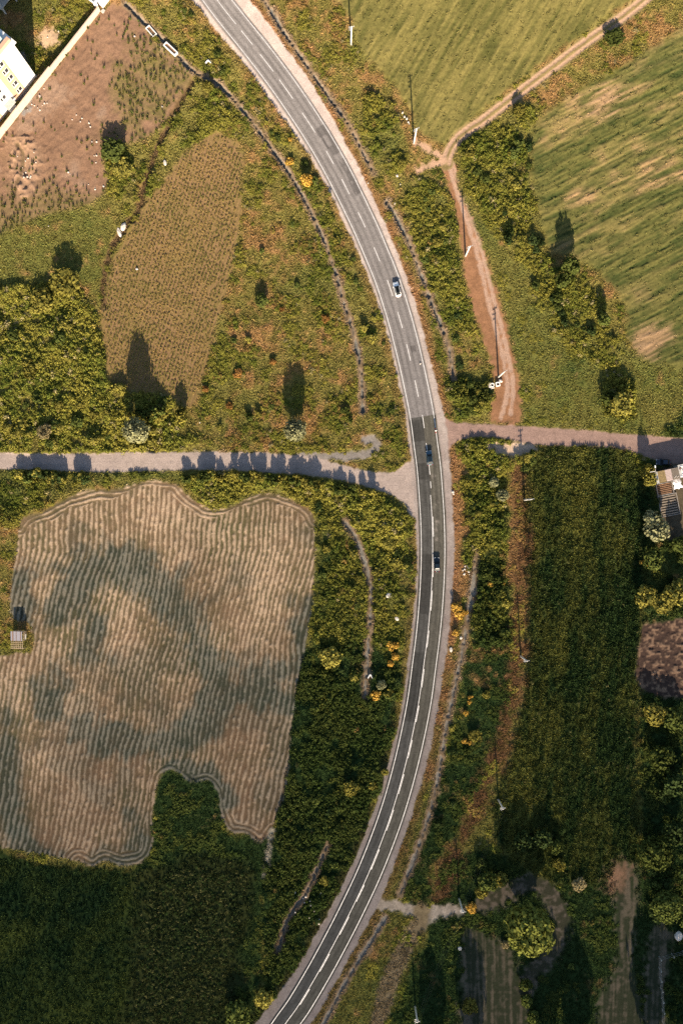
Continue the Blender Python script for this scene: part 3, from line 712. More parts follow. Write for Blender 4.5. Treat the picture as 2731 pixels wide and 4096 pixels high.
# ------------------------------------------------------------------ plants as ground cover (too many to count)
SRC = {}
def leaf_quads(cent, nrm, size, rng, asp=.7):
    """one leaf-sized face per centre"""
    n = len(cent)
    r = rng.normal(size=(n, 3)); a = np.cross(nrm, r); a /= np.linalg.norm(a, axis=1)[:, None] + 1e-9
    b = np.cross(nrm, a); s = (size * (.6 + .8 * rng.random(n)))[:, None]
    V = np.stack([cent - a * s - b * s * asp * .25, cent + b * s * -asp, cent + a * s, cent + b * s * asp], 1)
    return V.reshape(-1, 3), np.arange(n * 4).reshape(n, 4)
def src_coll(key, meshes):
    co = bpy.data.collections.new(key)
    for i, me in enumerate(meshes):
        o = bpy.data.objects.new("%s_%02d" % (key, i), me); co.objects.link(o)
    SRC[key] = co
def tuft_mesh(seed, n=16, spread=.35, h=1.0, wd=.13):
    r = np.random.default_rng(seed); V = []; F = []
    for i in range(n):
        a = r.random() * 6.283; d = r.random() ** .5 * spread; x, y = d * math.cos(a), d * math.sin(a)
        hh = h * (.5 + .6 * r.random()); ln = (.25 + .35 * r.random()); b = r.random() * 6.283
        px, py = math.cos(b) * wd, math.sin(b) * wd
        k = len(V)
        V += [(x - px, y - py, -.1), (x + px, y + py, -.1), (x + math.cos(a) * ln * .45 + px * .7, y + math.sin(a) * ln * .45 + py * .7, hh * .65), (x + math.cos(a) * ln, y + math.sin(a) * ln, hh)]
        F.append((k, k + 1, k + 2, k + 3))
    return mesh_np("grass_tuft", V, F, M['plant'])
def clump_mesh(seed, n=64, leaf=.125):
    r = np.random.default_rng(seed)
    d = r.normal(size=(n, 3)); d[:, 2] = np.abs(d[:, 2]) * .9; d /= np.linalg.norm(d, axis=1)[:, None]
    lob = r.random((5, 3)) * [1.0, 1.0, .4] - [.5, .5, 0]
    k = r.integers(0, 5, n)
    cen = d * (.28 + .2 * r.random(n))[:, None] + lob[k] * .75; cen[:, 2] = cen[:, 2] * .9 + .05
    nr = d + r.normal(size=(n, 3)) * .5; nr /= np.linalg.norm(nr, axis=1)[:, None]
    V, F = leaf_quads(cen, nr, leaf, r, .8)
    return mesh_np("weed_clump", V, F, M['plant'])
src_coll("grass_tuft", [tuft_mesh(i) for i in range(4)])
src_coll("weed_clump", [clump_mesh(10 + i) for i in range(6)])

def scatter(name, key, pts, scl, tint, lb, cat):
    n = len(pts)
    me = bpy.data.meshes.new(name); me.vertices.add(n); me.vertices.foreach_set("co", np.asarray(pts, np.float32).ravel())
    a = me.attributes.new("scl", 'FLOAT_VECTOR', 'POINT'); a.data.foreach_set("vector", np.asarray(scl, np.float32).ravel())
    rot = np.zeros((n, 3), np.float32); rot[:, 2] = RNG.random(n) * 6.283; rot[:, 0] = RNG.normal(size=n) * .12; rot[:, 1] = RNG.normal(size=n) * .12
    a = me.attributes.new("rot", 'FLOAT_VECTOR', 'POINT'); a.data.foreach_set("vector", rot.ravel())
    a = me.attributes.new("pick", 'INT', 'POINT'); a.data.foreach_set("value", RNG.integers(0, len(SRC[key].objects), n).astype(np.int32))
    t4 = np.ones((n, 4), np.float32); t4[:, :3] = tint
    a = me.attributes.new("tint", 'FLOAT_COLOR', 'POINT'); a.data.foreach_set("color", t4.ravel())
    me.materials.append(M['plant'])
    o = link(name, me)
    ng = bpy.data.node_groups.new(name, 'GeometryNodeTree')
    ng.interface.new_socket("Geometry", in_out='INPUT', socket_type='NodeSocketGeometry'); ng.interface.new_socket("Geometry", in_out='OUTPUT', socket_type='NodeSocketGeometry')
    N, L = ng.nodes, ng.links
    gi, go = N.new("NodeGroupInput"), N.new("NodeGroupOutput")
    ip = N.new("GeometryNodeInstanceOnPoints"); ci_ = N.new("GeometryNodeCollectionInfo"); ci_.inputs[0].default_value = SRC[key]
    ci_.inputs["Separate Children"].default_value = True; ci_.inputs["Reset Children"].default_value = True
    def attr(nm, ty):
        q = N.new("GeometryNodeInputNamedAttribute"); q.data_type = ty; q.inputs[0].default_value = nm; return q.outputs[0]
    er = N.new("FunctionNodeEulerToRotation")
    L.new(gi.outputs[0], ip.inputs["Points"]); L.new(ci_.outputs[0], ip.inputs["Instance"]); ip.inputs["Pick Instance"].default_value = True
    L.new(attr("pick", 'INT'), ip.inputs["Instance Index"]); L.new(attr("rot", 'FLOAT_VECTOR'), er.inputs[0]); L.new(er.outputs[0], ip.inputs["Rotation"])
    L.new(attr("scl", 'FLOAT_VECTOR'), ip.inputs["Scale"]); L.new(ip.outputs[0], go.inputs[0])
    md = o.modifiers.new("scatter", 'NODES'); md.node_group = ng
    tag(o, lb, cat, None, 'stuff')
    return o
def jitter(sp, seed):
    r = np.random.default_rng(seed)
    xs, ys = np.meshgrid(np.arange(gx[0] + 7, gx[-1] - 7, sp), np.arange(gy[0] + 7, gy[-1] - 7, sp))
    xs = (xs + (r.random(xs.shape) - .5) * sp * 1.15).ravel(); ys = (ys + (r.random(ys.shape) - .5) * sp * 1.15).ravel()
    return xs, ys, r
def at(G, x, y):
    j = np.clip(np.rint((x - gx[0]) / GS).astype(int), 0, NX - 1); i = np.clip(np.rint((y - gy[0]) / GS).astype(int), 0, NY - 1)
    return G[i, j]
PY, PG, PD, PB, PP = c(.215, .19, .036), c(.10, .12, .021), c(.026, .046, .014), c(.24, .14, .05), c(.26, .215, .10)
def plant_tint(x, y, r, boost=1.0):
    n = len(x); dv = at(dry_falloff_n, x, y); lv = at(lush_falloff_n, x, y); q = r.random(n)
    t = np.tile(PY, (n, 1)); g = np.clip(.38 + (fbm(x, y, 7, 200) - .5) * 1.9 + (q - .5) * .6, 0, 1)[:, None]
    t = t + (PG - t) * g
    t = t + (PD - t) * (sst(lv + (r.random(n) - .5) * .3, .4, .95) * .85)[:, None]
    t = t + (PB - t) * (sst(dv + (r.random(n) - .5) * .5, .5, .95) * .9)[:, None]
    pal = r.random(n) < .045 * (1 - np.clip(lv * 1.3, 0, 1)); t[pal] = PP
    bright = 1 + .28 * sst(at(dens, x, y), .85, .97) * (1 - at(low, x, y)) * (1 - np.clip(lv * 1.5, 0, 1))
    return t * (bright * (.84 + .32 * r.random(n)))[:, None] * boost
fieldm = (label != 0) & (label != 14)
free = (label == 0)
# leafy weeds and brambles
x, y, r = jitter(.78, 301)
pat = noise(x, y, 5.0, 210) * .55 + noise(x, y, 1.9, 211) * .45
dv = at(dens, x, y); ok = (pat < .13 + .62 * dv) & at(free, x, y) & (at(road_m, x, y) < -.4) & (at(d_ditch, x, y) > .8)
x, y, dv, pat = x[ok], y[ok], dv[ok], pat[ok]
hv = at(hgt, x, y) * (.55 + .9 * r.random(len(x))) * (.55 + 1.1 * np.clip(dv - pat, 0, .6))
s = .7 + .5 * r.random(len(x)) + .5 * r.random(len(x)) ** 3 + .3 * np.clip(dv - pat, 0, .6)
P_ = np.c_[x, y, at(H, x, y) - .05]
scatter("undergrowth", "weed_clump", P_, np.c_[s, s, .28 + .75 * hv * s], plant_tint(x, y, r), "dense leafy undergrowth and brambles covering the rough land", "undergrowth")
# rough grass between them
x, y, r = jitter(.62, 302)
ok = at(free, x, y) & (at(road_m, x, y) < -.15) & (r.random(len(x)) < .8) & (at(d_ditch, x, y) > .8) & (at(A, x, y)[:, 0] < .33)
x, y = x[ok], y[ok]
s = .5 + .45 * r.random(len(x)); hv = .10 + .26 * r.random(len(x)) * (.4 + at(hgt, x, y))
tt = at(A, x, y) * (1.3 - .4 * at(low, x, y))[:, None] * (.85 + .3 * r.random(len(x)))[:, None]  # grass tint dimmed in the lower part to paint the light falloff
scatter("grass", "grass_tuft", np.c_[x, y, at(H, x, y)], np.c_[s, s, hv], tt, "rough dry and green grass over the open ground", "grass")
# crops and meadow plants in the fields
x, y, r = jitter(.68, 303)
lb_ = at(label, x, y); q = r.random(len(x)); inset = at(np.maximum.reduce([sD, sE, sF, sG, sH]), x, y)
ok = (((lb_ == 1) & (q < .12)) | ((lb_ == 2) & (q < .15)) | ((lb_ == 3) & (q < .95)) | ((lb_ == 4) & (q < .7)) | ((lb_ == 5) & (q < .45)))
x, y, lb_ = x[ok], y[ok], lb_[ok]
s = .55 + .4 * r.random(len(x)); hv = np.choose(lb_ - 1, [.13, .11, .5, .42, .5]) * (.6 + .8 * r.random(len(x)))
tt = at(A, x, y) * 1.2 * (.7 + .6 * r.random(len(x)))[:, None]
scatter("crop_plants", "grass_tuft", np.c_[x, y, at(H, x, y)], np.c_[s, s, hv], tt, "standing grain and meadow grass in the fields", "crop")
# weeds in the dark plot, pale tips
x, y, r = jitter(.85, 304)
ok = (at(label, x, y) == 5) & (r.random(len(x)) < .75 * sst(at(sH, x, y), -1, 7)) | (at(label, x, y) == 3) & (r.random(len(x)) < .10)
x, y = x[ok], y[ok]; s = .4 + .4 * r.random(len(x))
tt = lerp(np.tile(c(.035, .058, .018), (len(x), 1)), c(.14, .13, .05), (r.random(len(x)) ** 2.5))
scatter("weeds", "weed_clump", np.c_[x, y, at(H, x, y)], np.c_[s, s, .35 + .45 * r.random(len(x))], tt, "tall weeds with pale tips in the dark plot", "weeds")
# row crop plants
co, si = math.cos(th), math.sin(th)
uu, vv = np.meshgrid(np.arange(-160, 160, .55), np.arange(-160, 160, 1.02))
uu = (uu + (RNG.random(uu.shape) - .5) * .6).ravel(); vv = (vv + (RNG.random(vv.shape) - .5) * .4).ravel()
x = uu * co + vv * si; y = uu * si - vv * co
ok = (np.abs(x) < gx[-1] - 2) & (np.abs(y) < gy[-1] - 2); x, y = x[ok], y[ok]
ok = (at(sB, x, y) + (noise(x, y, 2.0, 230) - .5) * 2 > .5) & (RNG.random(len(x)) < .9 * sst(noise(x, y, 5, 231) + .25, .2, .5)); x, y = x[ok], y[ok]; r = RNG
s = .42 + .25 * r.random(len(x))
tt = lerp(np.tile(c(.31, .21, .072), (len(x), 1)), c(.17, .15, .042), np.clip(noise(x, y, 6, 221) * 1.1 + (r.random(len(x)) - .5) * .8, 0, 1))
scatter("row_crop", "weed_clump", np.c_[x, y, at(H, x, y)], np.c_[s, s, .22 + .2 * r.random(len(x))], tt, "small brown and green plants in rows on the wedge shaped field", "crop")
# sparse seedlings on the bare soil
x, y, r = jitter(1.0, 305)
ok = (at(label, x, y) == 6) & (r.random(len(x)) < .07 + .75 * at(veg, x, y)); x, y = x[ok], y[ok]
s = .35 + .4 * r.random(len(x)); tt = lerp(np.tile(c(.17, .145, .045), (len(x), 1)), c(.085, .105, .03), r.random(len(x)))
scatter("sparse_weeds", "grass_tuft", np.c_[x, y, at(H, x, y)], np.c_[s, s, .35 + .6 * r.random(len(x))], tt, "scattered green weeds growing out of the bare brown soil", "weeds")

# ------------------------------------------------------------------ trees and shrubs, each a thing
def crown_mesh(seed, mat, n, leaf, lobes, flat=.8, fill=.25):
    """unit crown: radius 1, base at z=0, top near 2*flat; clumps of leaves with gaps between"""
    r = np.random.default_rng(seed)
    d = r.normal(size=(lobes, 3)); d /= np.linalg.norm(d, axis=1)[:, None]; d[:, 2] = d[:, 2] * .8 + .15
    lr = .24 + .16 * r.random(lobes); lc = d * (.72 - lr * .35)[:, None] * (.75 + .35 * r.random(lobes))[:, None]
    k = r.integers(0, lobes, n)
    e = r.normal(size=(n, 3)); e /= np.linalg.norm(e, axis=1)[:, None]
    cen = lc[k] + e * (lr[k] * (.75 + .35 * r.random(n)))[:, None]
    m = r.random(n) < fill; cen[m] = (r.random((m.sum(), 3)) * 2 - 1) * .5
    nr = e * .8 + cen * .5 + r.normal(size=(n, 3)) * .45; nr /= np.linalg.norm(nr, axis=1)[:, None]
    cen[:, 2] = (cen[:, 2] + 1) * flat
    V, F = leaf_quads(cen, nr, leaf, r, .75)
    return mesh_np("crown", V, F, mat)
CROWN = {}
def crown(kind, v):
    key = (kind, v)
    if key not in CROWN:
        if kind.startswith('tree_'): CROWN[key] = crown_mesh(hash(kind) % 97 + v if False else 40 + v + 13 * len(kind), LEAF[kind[5:]], 4200, .07, 60, .72, .35)
        elif kind.startswith('mid_'): CROWN[key] = crown_mesh(70 + v + 7 * len(kind), LEAF[kind[4:]], 1100, .105, 26, .72, .3)
        else: CROWN[key] = crown_mesh(90 + v + 5 * len(kind), LEAF[kind], 260, .17, 12, .66)
    return CROWN[key]
TRUNK = MB().tube([(0, 0, -.3), (.02, 0, .5), (-.03, .02, 1.0)], [.12, .085, .05], 7)
TRUNK.tube([(-.01, 0, .6), (.25, .1, 1.1)], [.05, .02], 5); TRUNK.tube([(0, 0, .65), (-.22, -.16, 1.15)], [.05, .02], 5); TRUNK.tube([(0, 0, .7), (.02, .26, 1.2)], [.045, .02], 5)
TRUNK_ME = TRUNK.mesh("trunk", M['bark'], True)
cnt = [0]
def tree(name, dx, dy, rad, h, kind, lb, cat="bush", group=None, clear=.0, bias=(0, 0), ground=False):
    """crown seen at traced point (dx,dy); rad = crown radius, h = top height, clear = bare trunk height"""
    p = w(dx, dy)
    if not ground: p = lift(p, clear + (h - clear) * .5)
    z = gz(*p) if abs(p[0]) < gx[-1] and abs(p[1]) < gy[-1] else -1.0
    t = empty(name, (p[0], p[1], z), random.random() * 6.28)
    tag(t, lb, cat, group)
    cnt[0] += 1
    cm = link("crown", crown(kind, cnt[0] % 3), t, (0, 0, clear - .05))
    fl = .72 if kind.startswith(('tree_', 'mid_')) else .66
    cm.scale = (rad, rad * (.88 + .24 * random.random()), (h - clear) / (2 * fl))
    tr = link("trunk", TRUNK_ME, t, (0, 0, 0)); q = max(.5, rad * .8) * .55 + .15
    tr.scale = (q, q, (clear + (h - clear) * .55) / 1.15)
    return t
tree("round_tree", 1214, 2135, 8.9, 12.5, 'tree_mixed', "big round leafy tree in the lower right with sunlit lower rim", "tree", None, 1.6)
tree("silver_bush", 105, 992, 2.9, 3.2, 'mid_pale', "pale tan rounded bush near the left end of the gravel side road")
tree("silver_tree", 314, 990, 4.4, 12.5, 'tree_olive', "widest grey green tree on the upper verge of the left side road", "tree", None, .8)
tree("silver_tree", 678, 988, 4.0, 8.6, 'tree_olive', "tall grey green tree casting a long shadow above the left side road", "tree", None, .8)
tree("silver_bush", 1134, 1107, 1.9, 2.4, 'mid_olive', "upper of two grey green bushes right of the junction", "bush")
tree("silver_bush", 1153, 1138, 2.4, 2.8, 'mid_olive', "lower of two grey green bushes right of the junction", "bush")
tree("blossom_bush", 704, 414, 2.1, 2.9, 'mid_gold', "round golden yellow bush beside the road bend")
tree("blossom_bush", 665, 371, 1.7, 1.3, 'gold', "flat yellow bush beside the concrete ditch above the round golden bush")
tree("blossom_bush", 667, 322, .8, 1.0, 'gold', "tiny yellow bush on the road verge topmost of the yellow bushes")
for q, (a, b, s_) in enumerate(((897, 1482, 1.8), (908, 1480, 1.5), (908, 1507, 1.5), (897, 1524, 1.3), (862, 1597, 1.8), (1046, 1394, 2.0), (1053, 1412, 1.8), (1066, 1408, 1.4), (1046, 1452, 1.4))):
    tree("blossom_bush", a, b, s_, 1.3 * s_ ** .5, 'gold', ["orange yellow bush leftmost of the pair by the left shoulder of the dark road", "orange yellow bush right of its neighbour by the left shoulder of the dark road",
     "orange yellow bush just below the pair by the dark road", "lowest small orange bush in the row left of the dark road", "lone orange bush beside the end of the lower ditch",
     "upper orange bush on the brown verge right of the dark road", "second orange bush down on the brown right verge", "orange bush nearest the ditch on the right verge", "small orange bush on the right verge by a pale stone"][q], "bush")
for q, (a, b, s_) in enumerate(((1124, 1342, 1.2), (1155, 1342, .8), (1077, 1602, .7), (1083, 1600, .5), (1077, 1613, .8), (1069, 1639, 1.0), (1066, 1703, 1.2), (1077, 1706, .9), (1481, 1293, 1.3), (1471, 1292, .8))):
    tree("flower_bush", a, b, s_, 1.1, 'gold', ["bright yellow flowering bush left of two in the dark scrub", "tiny yellow flowering bush right of two in the dark scrub", "topmost yellow flower clump of three on the dark slope", "smallest yellow flower clump of three on the dark slope", "lowest yellow flower clump of three on the dark slope", "single yellow flower clump below the three on the dark slope", "left yellow flowering bush of the low pair on the slope", "right yellow flowering bush of the low pair on the slope", "orange yellow flowering bush left of the right edge trees", "smaller yellow bush touching the orange one by the right edge"][q], "bush", "yellow flowering bushes right of the road")
# taller bushes that throw the long shadows
for a, b, s_, h_, kd, lb in ((1310, 610, 3.4, 7.0, 'mid_green', "tall dark bush at the field corner with a long double shadow"), (1290, 645, 2.8, 5.0, 'mid_green', "bushy tree just below the tallest bush at the field corner"),
     (1385, 735, 2.2, 4.2, 'mid_green', "solitary bush on the meadow with a square dark shadow"), (1425, 930, 4.2, 5.0, 'mid_lime', "broad bush beside the right gravel road"), (1400, 915, 3.0, 4.0, 'mid_green', "darker bush touching the broad bush by the right gravel road"),
     (600, 690, 2.4, 2.6, 'mid_green', "dark bush in the middle of the dry scrub left of the road"), (150, 650, 5.2, 4.4, 'mid_lime', "topmost big bush of the left thicket"), (95, 690, 4.5, 3.6, 'mid_lime', "big bush below the top of the left thicket"),
     (260, 345, 4.4, 3.2, 'mid_green', "bright green bush at the corner of the bare field"), (280, 385, 4.2, 2.6, 'mid_lime', "yellow green bush below the bare field corner"),
     (478, 200, 1.9, 2.2, 'mid_lime', "small round bush at the bend of the upper ditch"), (1410, 85, 3.6, 2.0, 'mid_green', "low green bush beside the dirt track at the upper right"),
     (1190, 255, 2.4, 2.0, 'mid_lime', "yellow green bush beside the dirt track"), (1100, 590, 2.0, 2.2, 'mid_lime', "bush beside the pole on the dirt track") if False else (1003, 555, 1.8, 2.0, 'mid_lime', "pale yellow bush in the green strip beside the dirt track"),
     (853, 778, 1.9, 2.0, 'mid_lime', "pale yellow bush at the left road edge below the white car"), (922, 380, 1.6, 1.6, 'mid_lime', "pale yellow bush beside the upper right ditch"),
     (758, 1510, 4.0, 3.4, 'mid_lime', "sunlit yellow green bush right of the hay field"), (893, 1250, 2.2, 2.0, 'mid_lime', "upper pale bush left of the dark road below the junction"), (910, 1292, 1.8, 2.0, 'mid_lime', "lower pale bush left of the dark road below the junction"),
     (876, 1573, 1.8, 2.2, 'mid_olive', "pale bush at the lower end of the ditch"), (806, 1808, 2.6, 2.6, 'mid_lime', "pale bush against the dark scrub left of the lower road"), (884, 1772, 1.4, 1.4, 'mid_lime', "yellow bush touching the left shoulder of the lower road"),
     (605, 2295, 3.6, 3.4, 'mid_lime', "pale leafy bush beside the road in the bottom left"), (545, 2330, 5.0, 4.2, 'mid_green', "wide green bush at the bottom edge"),
     (1090, 1690, 2.4, 2.0, 'mid_lime', "yellow bush on the slope right of the dark road") ,
     (1505, 1215, 4.6, 6.4, 'mid_olive', "upper pale tree at the right edge below the garden"), (1495, 1190, 3.0, 5.5, 'mid_olive', "topmost pale tree at the right edge below the garden"), (1500, 1285, 3.6, 5.6, 'mid_green', "green tree at the right edge below the pale trees"),
     (1560, 1250, 3.0, 5, 'mid_green', "tree cut by the right edge of the view"), (1480, 1370, 4.2, 4.6, 'mid_lime', "sunlit tree above the dug brown plot"), (1520, 1385, 3.8, 4.4, 'mid_lime', "second sunlit tree above the dug brown plot"), (1553, 1360, 4.4, 5.0, 'mid_lime', "sunlit tree above the plot cut by the right edge"),
     (1502, 1640, 4.0, 4.6, 'mid_lime', "yellow green tree below the dug brown plot"), (1545, 1650, 4.2, 4.4, 'mid_green', "green tree below the dug plot at the right edge"), (1520, 1740, 4.6, 5.0, 'mid_green', "dark tree lower down the right edge"), (1550, 1800, 4.6, 6, 'mid_dark', "very dark tree on the right edge"),
     (1502, 1960, 6.2, 7.5, 'tree_green', "large dark tree near the right edge beside the mown strip"), (1530, 2080, 5.6, 7.0, 'tree_green', "large tree below it at the right edge by the fence"), (1550, 1910, 4.4, 6, 'mid_dark', "dark tree behind the large right edge trees"),
     (1245, 1925, 3.2, 4.6, 'mid_dark', "dark bluish tree in the shade above the mown ring"), (1200, 1930, 3.6, 5.0, 'mid_dark', "dark tree left of the bluish tree"), (1275, 1945, 2.6, 4, 'mid_green', "green bush beside the bluish tree"), (1283, 1985, 2.4, 3.4, 'mid_lime', "pale bush above the mown ring"),
     (1328, 2030, 2.4, 1.8, 'mid_pale', "tan dry bush between the mown strip and the ring"), (1120, 2025, 3.6, 4.6, 'mid_green', "green tree left of the mown ring"), (1148, 2020, 2.8, 3.6, 'mid_lime', "bush touching the green tree left of the ring"), (1105, 2050, 2.4, 3, 'mid_lime', "low pale bush below the tree left of the ring"),
     (1082, 2085, 2.0, 1.8, 'mid_gold', "golden bush beside the pole at the access track"), (1105, 1985, 2.0, 3.0, 'mid_green', "small dark bush above the tree left of the ring"), (1160, 2170, 1.6, 1.6, 'mid_pale', "tan bush at the foot of the big round tree"),
     (1207, 2262, 2.4, 2.4, 'mid_green', "upper small bush in the row under the big round tree"), (1208, 2300, 2.2, 2.2, 'mid_green', "middle small bush in the row under the big round tree"), (1222, 2335, 2.2, 2.2, 'mid_green', "lowest small bush in the row under the big round tree"),
     (1078, 2310, 3.0, 2.6, 'mid_lime', "yellow green bush at the bottom right of the tilled strip"), (1310, 2220, 1.2, 1, 'green', "tiny bush on the dark grass right of the big tree"),
     (1520, 1035, 2.4, 4, 'mid_green', "dark tree beside the parked car") if False else (1492, 1100, 2.6, 5.0, 'mid_lime', "leafy tree beside the garden shed pole"), (1486, 1078, 2.0, 4.6, 'mid_lime', "upper leafy tree beside the garden shed pole")):
    tree("bush" if s_ < 4.4 else "leafy_tree", a, b, s_, h_, kd, lb, "bush" if s_ < 4.4 else "tree", None, .6 if h_ > 4.2 else .0)
# ordinary bushes of the scrub
def bushes(n, outline, kinds, rmin, rmax, lb, grp, seed, hh=None):
    r = random.Random(seed); P = outline; xs = [p[0] for p in P]; ys = [p[1] for p in P]; k = 0; tries = 0
    while k < n and tries < 6000:
        tries += 1
        a, b = r.uniform(min(xs), max(xs)), r.uniform(min(ys), max(ys)); ins = False
        for i in range(len(P)):
            (x0, y0), (x1, y1) = P[i], P[(i + 1) % len(P)]
            if (y0 > b) != (y1 > b) and a < (x1 - x0) * (b - y0) / (y1 - y0) + x0: ins = not ins
        if not ins: continue
        p = w(a, b); i_, j_ = int(round((p[1] - gy[0]) / GS)), int(round((p[0] - gx[0]) / GS))
        if not (0 <= i_ < NY and 0 <= j_ < NX) or label[i_, j_] != 0 or road_m[i_, j_] > (-1.6 if hh is None else -.7) or d_ditch[i_, j_] < 1.6: continue
        s_ = r.uniform(rmin, rmax); kd = r.choice(kinds); q = (b - min(ys)) / (max(ys) - min(ys)); z_ = (s_ - rmin) / (rmax - rmin)
        size = "small" if z_ < .33 else ("medium" if z_ < .67 else "large"); colr = {'lime': "yellow green", 'green': "green", 'dark': "dark green", 'rust': "brown"}[kd]
        part = "upper" if q < .33 else ("middle" if q < .67 else "lower")
        tree("bush", a, b, s_, s_ * r.uniform(.7, 1.1) if hh is None else r.uniform(*hh), kd, "%s %s bush in the %s %s" % (size, colr, part, lb), "bush", "%s %s bushes, %s %s" % (size, colr, part, grp), .0, ground=True); k += 1
bushes(46, [(0, 700), (60, 680), (150, 690), (220, 760), (250, 880), (400, 920), (425, 1025), (0, 1030)], ['lime', 'lime', 'green'], 1.2, 2.4, "thicket above the side road", "bushes of the left thicket", 1)
bushes(22, [(430, 0), (560, 150), (700, 370), (850, 660), (940, 1000), (880, 1040), (840, 940), (790, 690), (690, 430), (500, 190), (350, 70)], ['lime', 'green', 'green'], .8, 1.6, "strip between ditch and road", "bushes along the left road verge", 2)
bushes(18, [(470, 900), (600, 550), (700, 500), (800, 760), (820, 1000), (700, 1020), (450, 1010)], ['lime', 'green', 'rust', 'green'], .8, 1.7, "dry patchy scrub left of the road", "bushes of the dry scrub", 3)
bushes(22, [(940, 430), (1010, 430), (1075, 700), (1115, 950), (1050, 950), (1000, 760)], ['green', 'green', 'lime', 'dark'], 1.0, 1.9, "green strip between right ditch and dirt track", "bushes beside the dirt track", 4)
bushes(28, [(1060, 340), (1200, 250), (1212, 330), (1220, 480), (1260, 620), (1330, 650), (1410, 840), (1330, 820), (1180, 600), (1060, 410)], ['green', 'lime', 'dark', 'green'], 1.1, 2.2, "thicket between dirt track and streaked field", "bushes of the right thicket", 5)
bushes(26, [(440, 1100), (700, 1105), (930, 1180), (950, 1350), (900, 1650), (820, 1950), (700, 2200), (640, 2200), (720, 1800), (700, 1500), (740, 1220), (680, 1140), (530, 1150)], ['lime', 'green', 'green', 'dark'], 1.0, 2.0, "scrub between hay field and dark road", "bushes of the lower left scrub", 6)
bushes(24, [(1040, 1040), (1170, 1030), (1170, 1480), (1110, 1700), (1040, 1900), (980, 2030), (1010, 1800), (1070, 1500), (1075, 1300)], ['green', 'lime', 'dark'], 1.0, 2.0, "slope right of the dark road", "bushes of the lower right slope", 7)
bushes(14, [(1190, 1038), (1470, 1052), (1470, 1095), (1200, 1085)], ['lime', 'lime', 'green'], 1.0, 1.7, "row below the right gravel road", "bushes below the right gravel road", 8)
bushes(22, [(1485, 1150), (1568, 1180), (1568, 2340), (1490, 2340), (1480, 1700)], ['green', 'dark', 'dark'], 1.2, 2.6, "shaded strip along the right edge", "bushes along the right edge", 9)
bushes(22, [(36, 1084), (205, 1088), (205, 1104), (36, 1102)], ['green', 'dark', 'lime'], 1.4, 2.0, "hedge at the side road end", "of the left roadside hedge", 10, (2.6, 3.1))
bushes(34, [(425, 1084), (560, 1086), (700, 1096), (860, 1128), (850, 1146), (690, 1114), (425, 1104)], ['green', 'lime', 'green'], 1.3, 1.9, "hedge by the road junction", "of the junction hedge", 11, (2.6, 3.1))
bushes(9, [(270, 935), (420, 945), (420, 965), (270, 960)], ['green', 'lime'], 1.6, 2.3, "thicket below the brown crop wedge", "of the crop wedge hedge", 12, (3.6, 4.6))
# tall trees standing just beyond the lower edge, whose shadows reach the picture
for q, (a, b, s_, h_) in enumerate(((1000, 2445, 5, 15), (1090, 2440, 5.5, 17), (1260, 2440, 6.5, 20), (1330, 2450, 6, 18), (1500, 2440, 6.5, 20), (1560, 2430, 6, 18))):
    tree("tall_tree", a, b, s_, h_, 'tree_dark', "tall dark tree standing beyond the bottom edge of the fields", "tree", "tall trees beyond the lower fields", 2.0, ground=True)

# ------------------------------------------------------------------ poles
POLES = [((1404, 178), 7.6, "concrete power pole at the left edge of the wheat field"), ((1654, 574), 8.0, "concrete power pole above the track junction"), ((1860.5, 1024), 7.6, "power pole beside the reddish dirt track"),
 ((1992, 1508), 8.0, "leaning power pole beside the concrete rings"), ((2095, 1999), 8.0, "power pole at the top of the dark green field"), ((2080.5, 2623.7), 7.2, "power pole on the left edge of the dark green field"),
 ((1991, 3197.7), 6.6, "power pole low in the dark green field"), ((1835, 3594.4), 7.0, "power pole beside the golden bush at the access track"), ((1659.5, 4026), 6.2, "power pole lowest in the view")]
POLE_ME = MB().tube([(0, 0, -.4), (0, 0, 1)], [.30, .17], 8).mesh("pole_shaft", M['pole'], True)
def power_pole(p, h, lb, rz):
    t = empty("power_pole", (p[0], p[1], gz(*p)), rz); tag(t, lb, "power pole", "power poles across the fields")
    MB().tube([(0, 0, -.4), (0, 0, h)], [.29, .17], 9).build("shaft", M['pole'], t, smooth=True)
    for k, z in enumerate((h - .15, h - .75, h - 1.3)):
        MB().box((-.25 if k else 0, 0, z), (1.5 - .25 * k, .14, .14)).build("crossarm", M['iron'], t)
    for k, xx in enumerate((-.65, .0, .65)):
        MB().tube([(xx, 0, h - .08), (xx, 0, h + .18)], [.06, .04], 6).build("insulator", M['frame_white'], t)
    MB().box((0, 0, .05), (.5, .5, .2), .3).build("footing", M['old_concrete'], t)
for (s_, h_, lb) in POLES: power_pole(ws(*s_), h_, lb, math.radians(20) + random.uniform(-.2, .2))
def lamp_pole(p, h, lb, rz):
    t = empty("street_lamp", (p[0], p[1], gz(*p)), rz); tag(t, lb, "street lamp")
    MB().tube([(0, 0, -.3), (0, 0, h)], [.16, .09], 8).build("shaft", M['pole'], t, smooth=True)
    MB().tube([(0, 0, h - .05), (.5, 0, h + .25), (1.2, 0, h + .3)], [.06, .05, .045], 6).build("arm", M['iron'], t)
    MB().box((1.35, 0, h + .27), (.75, .32, .16), 0, .8).build("lamp_head", M['frame_white'], t)
lamp_pole(ws(2573, 1891), 7.0, "slim street lamp beside the garden shed", math.radians(95))

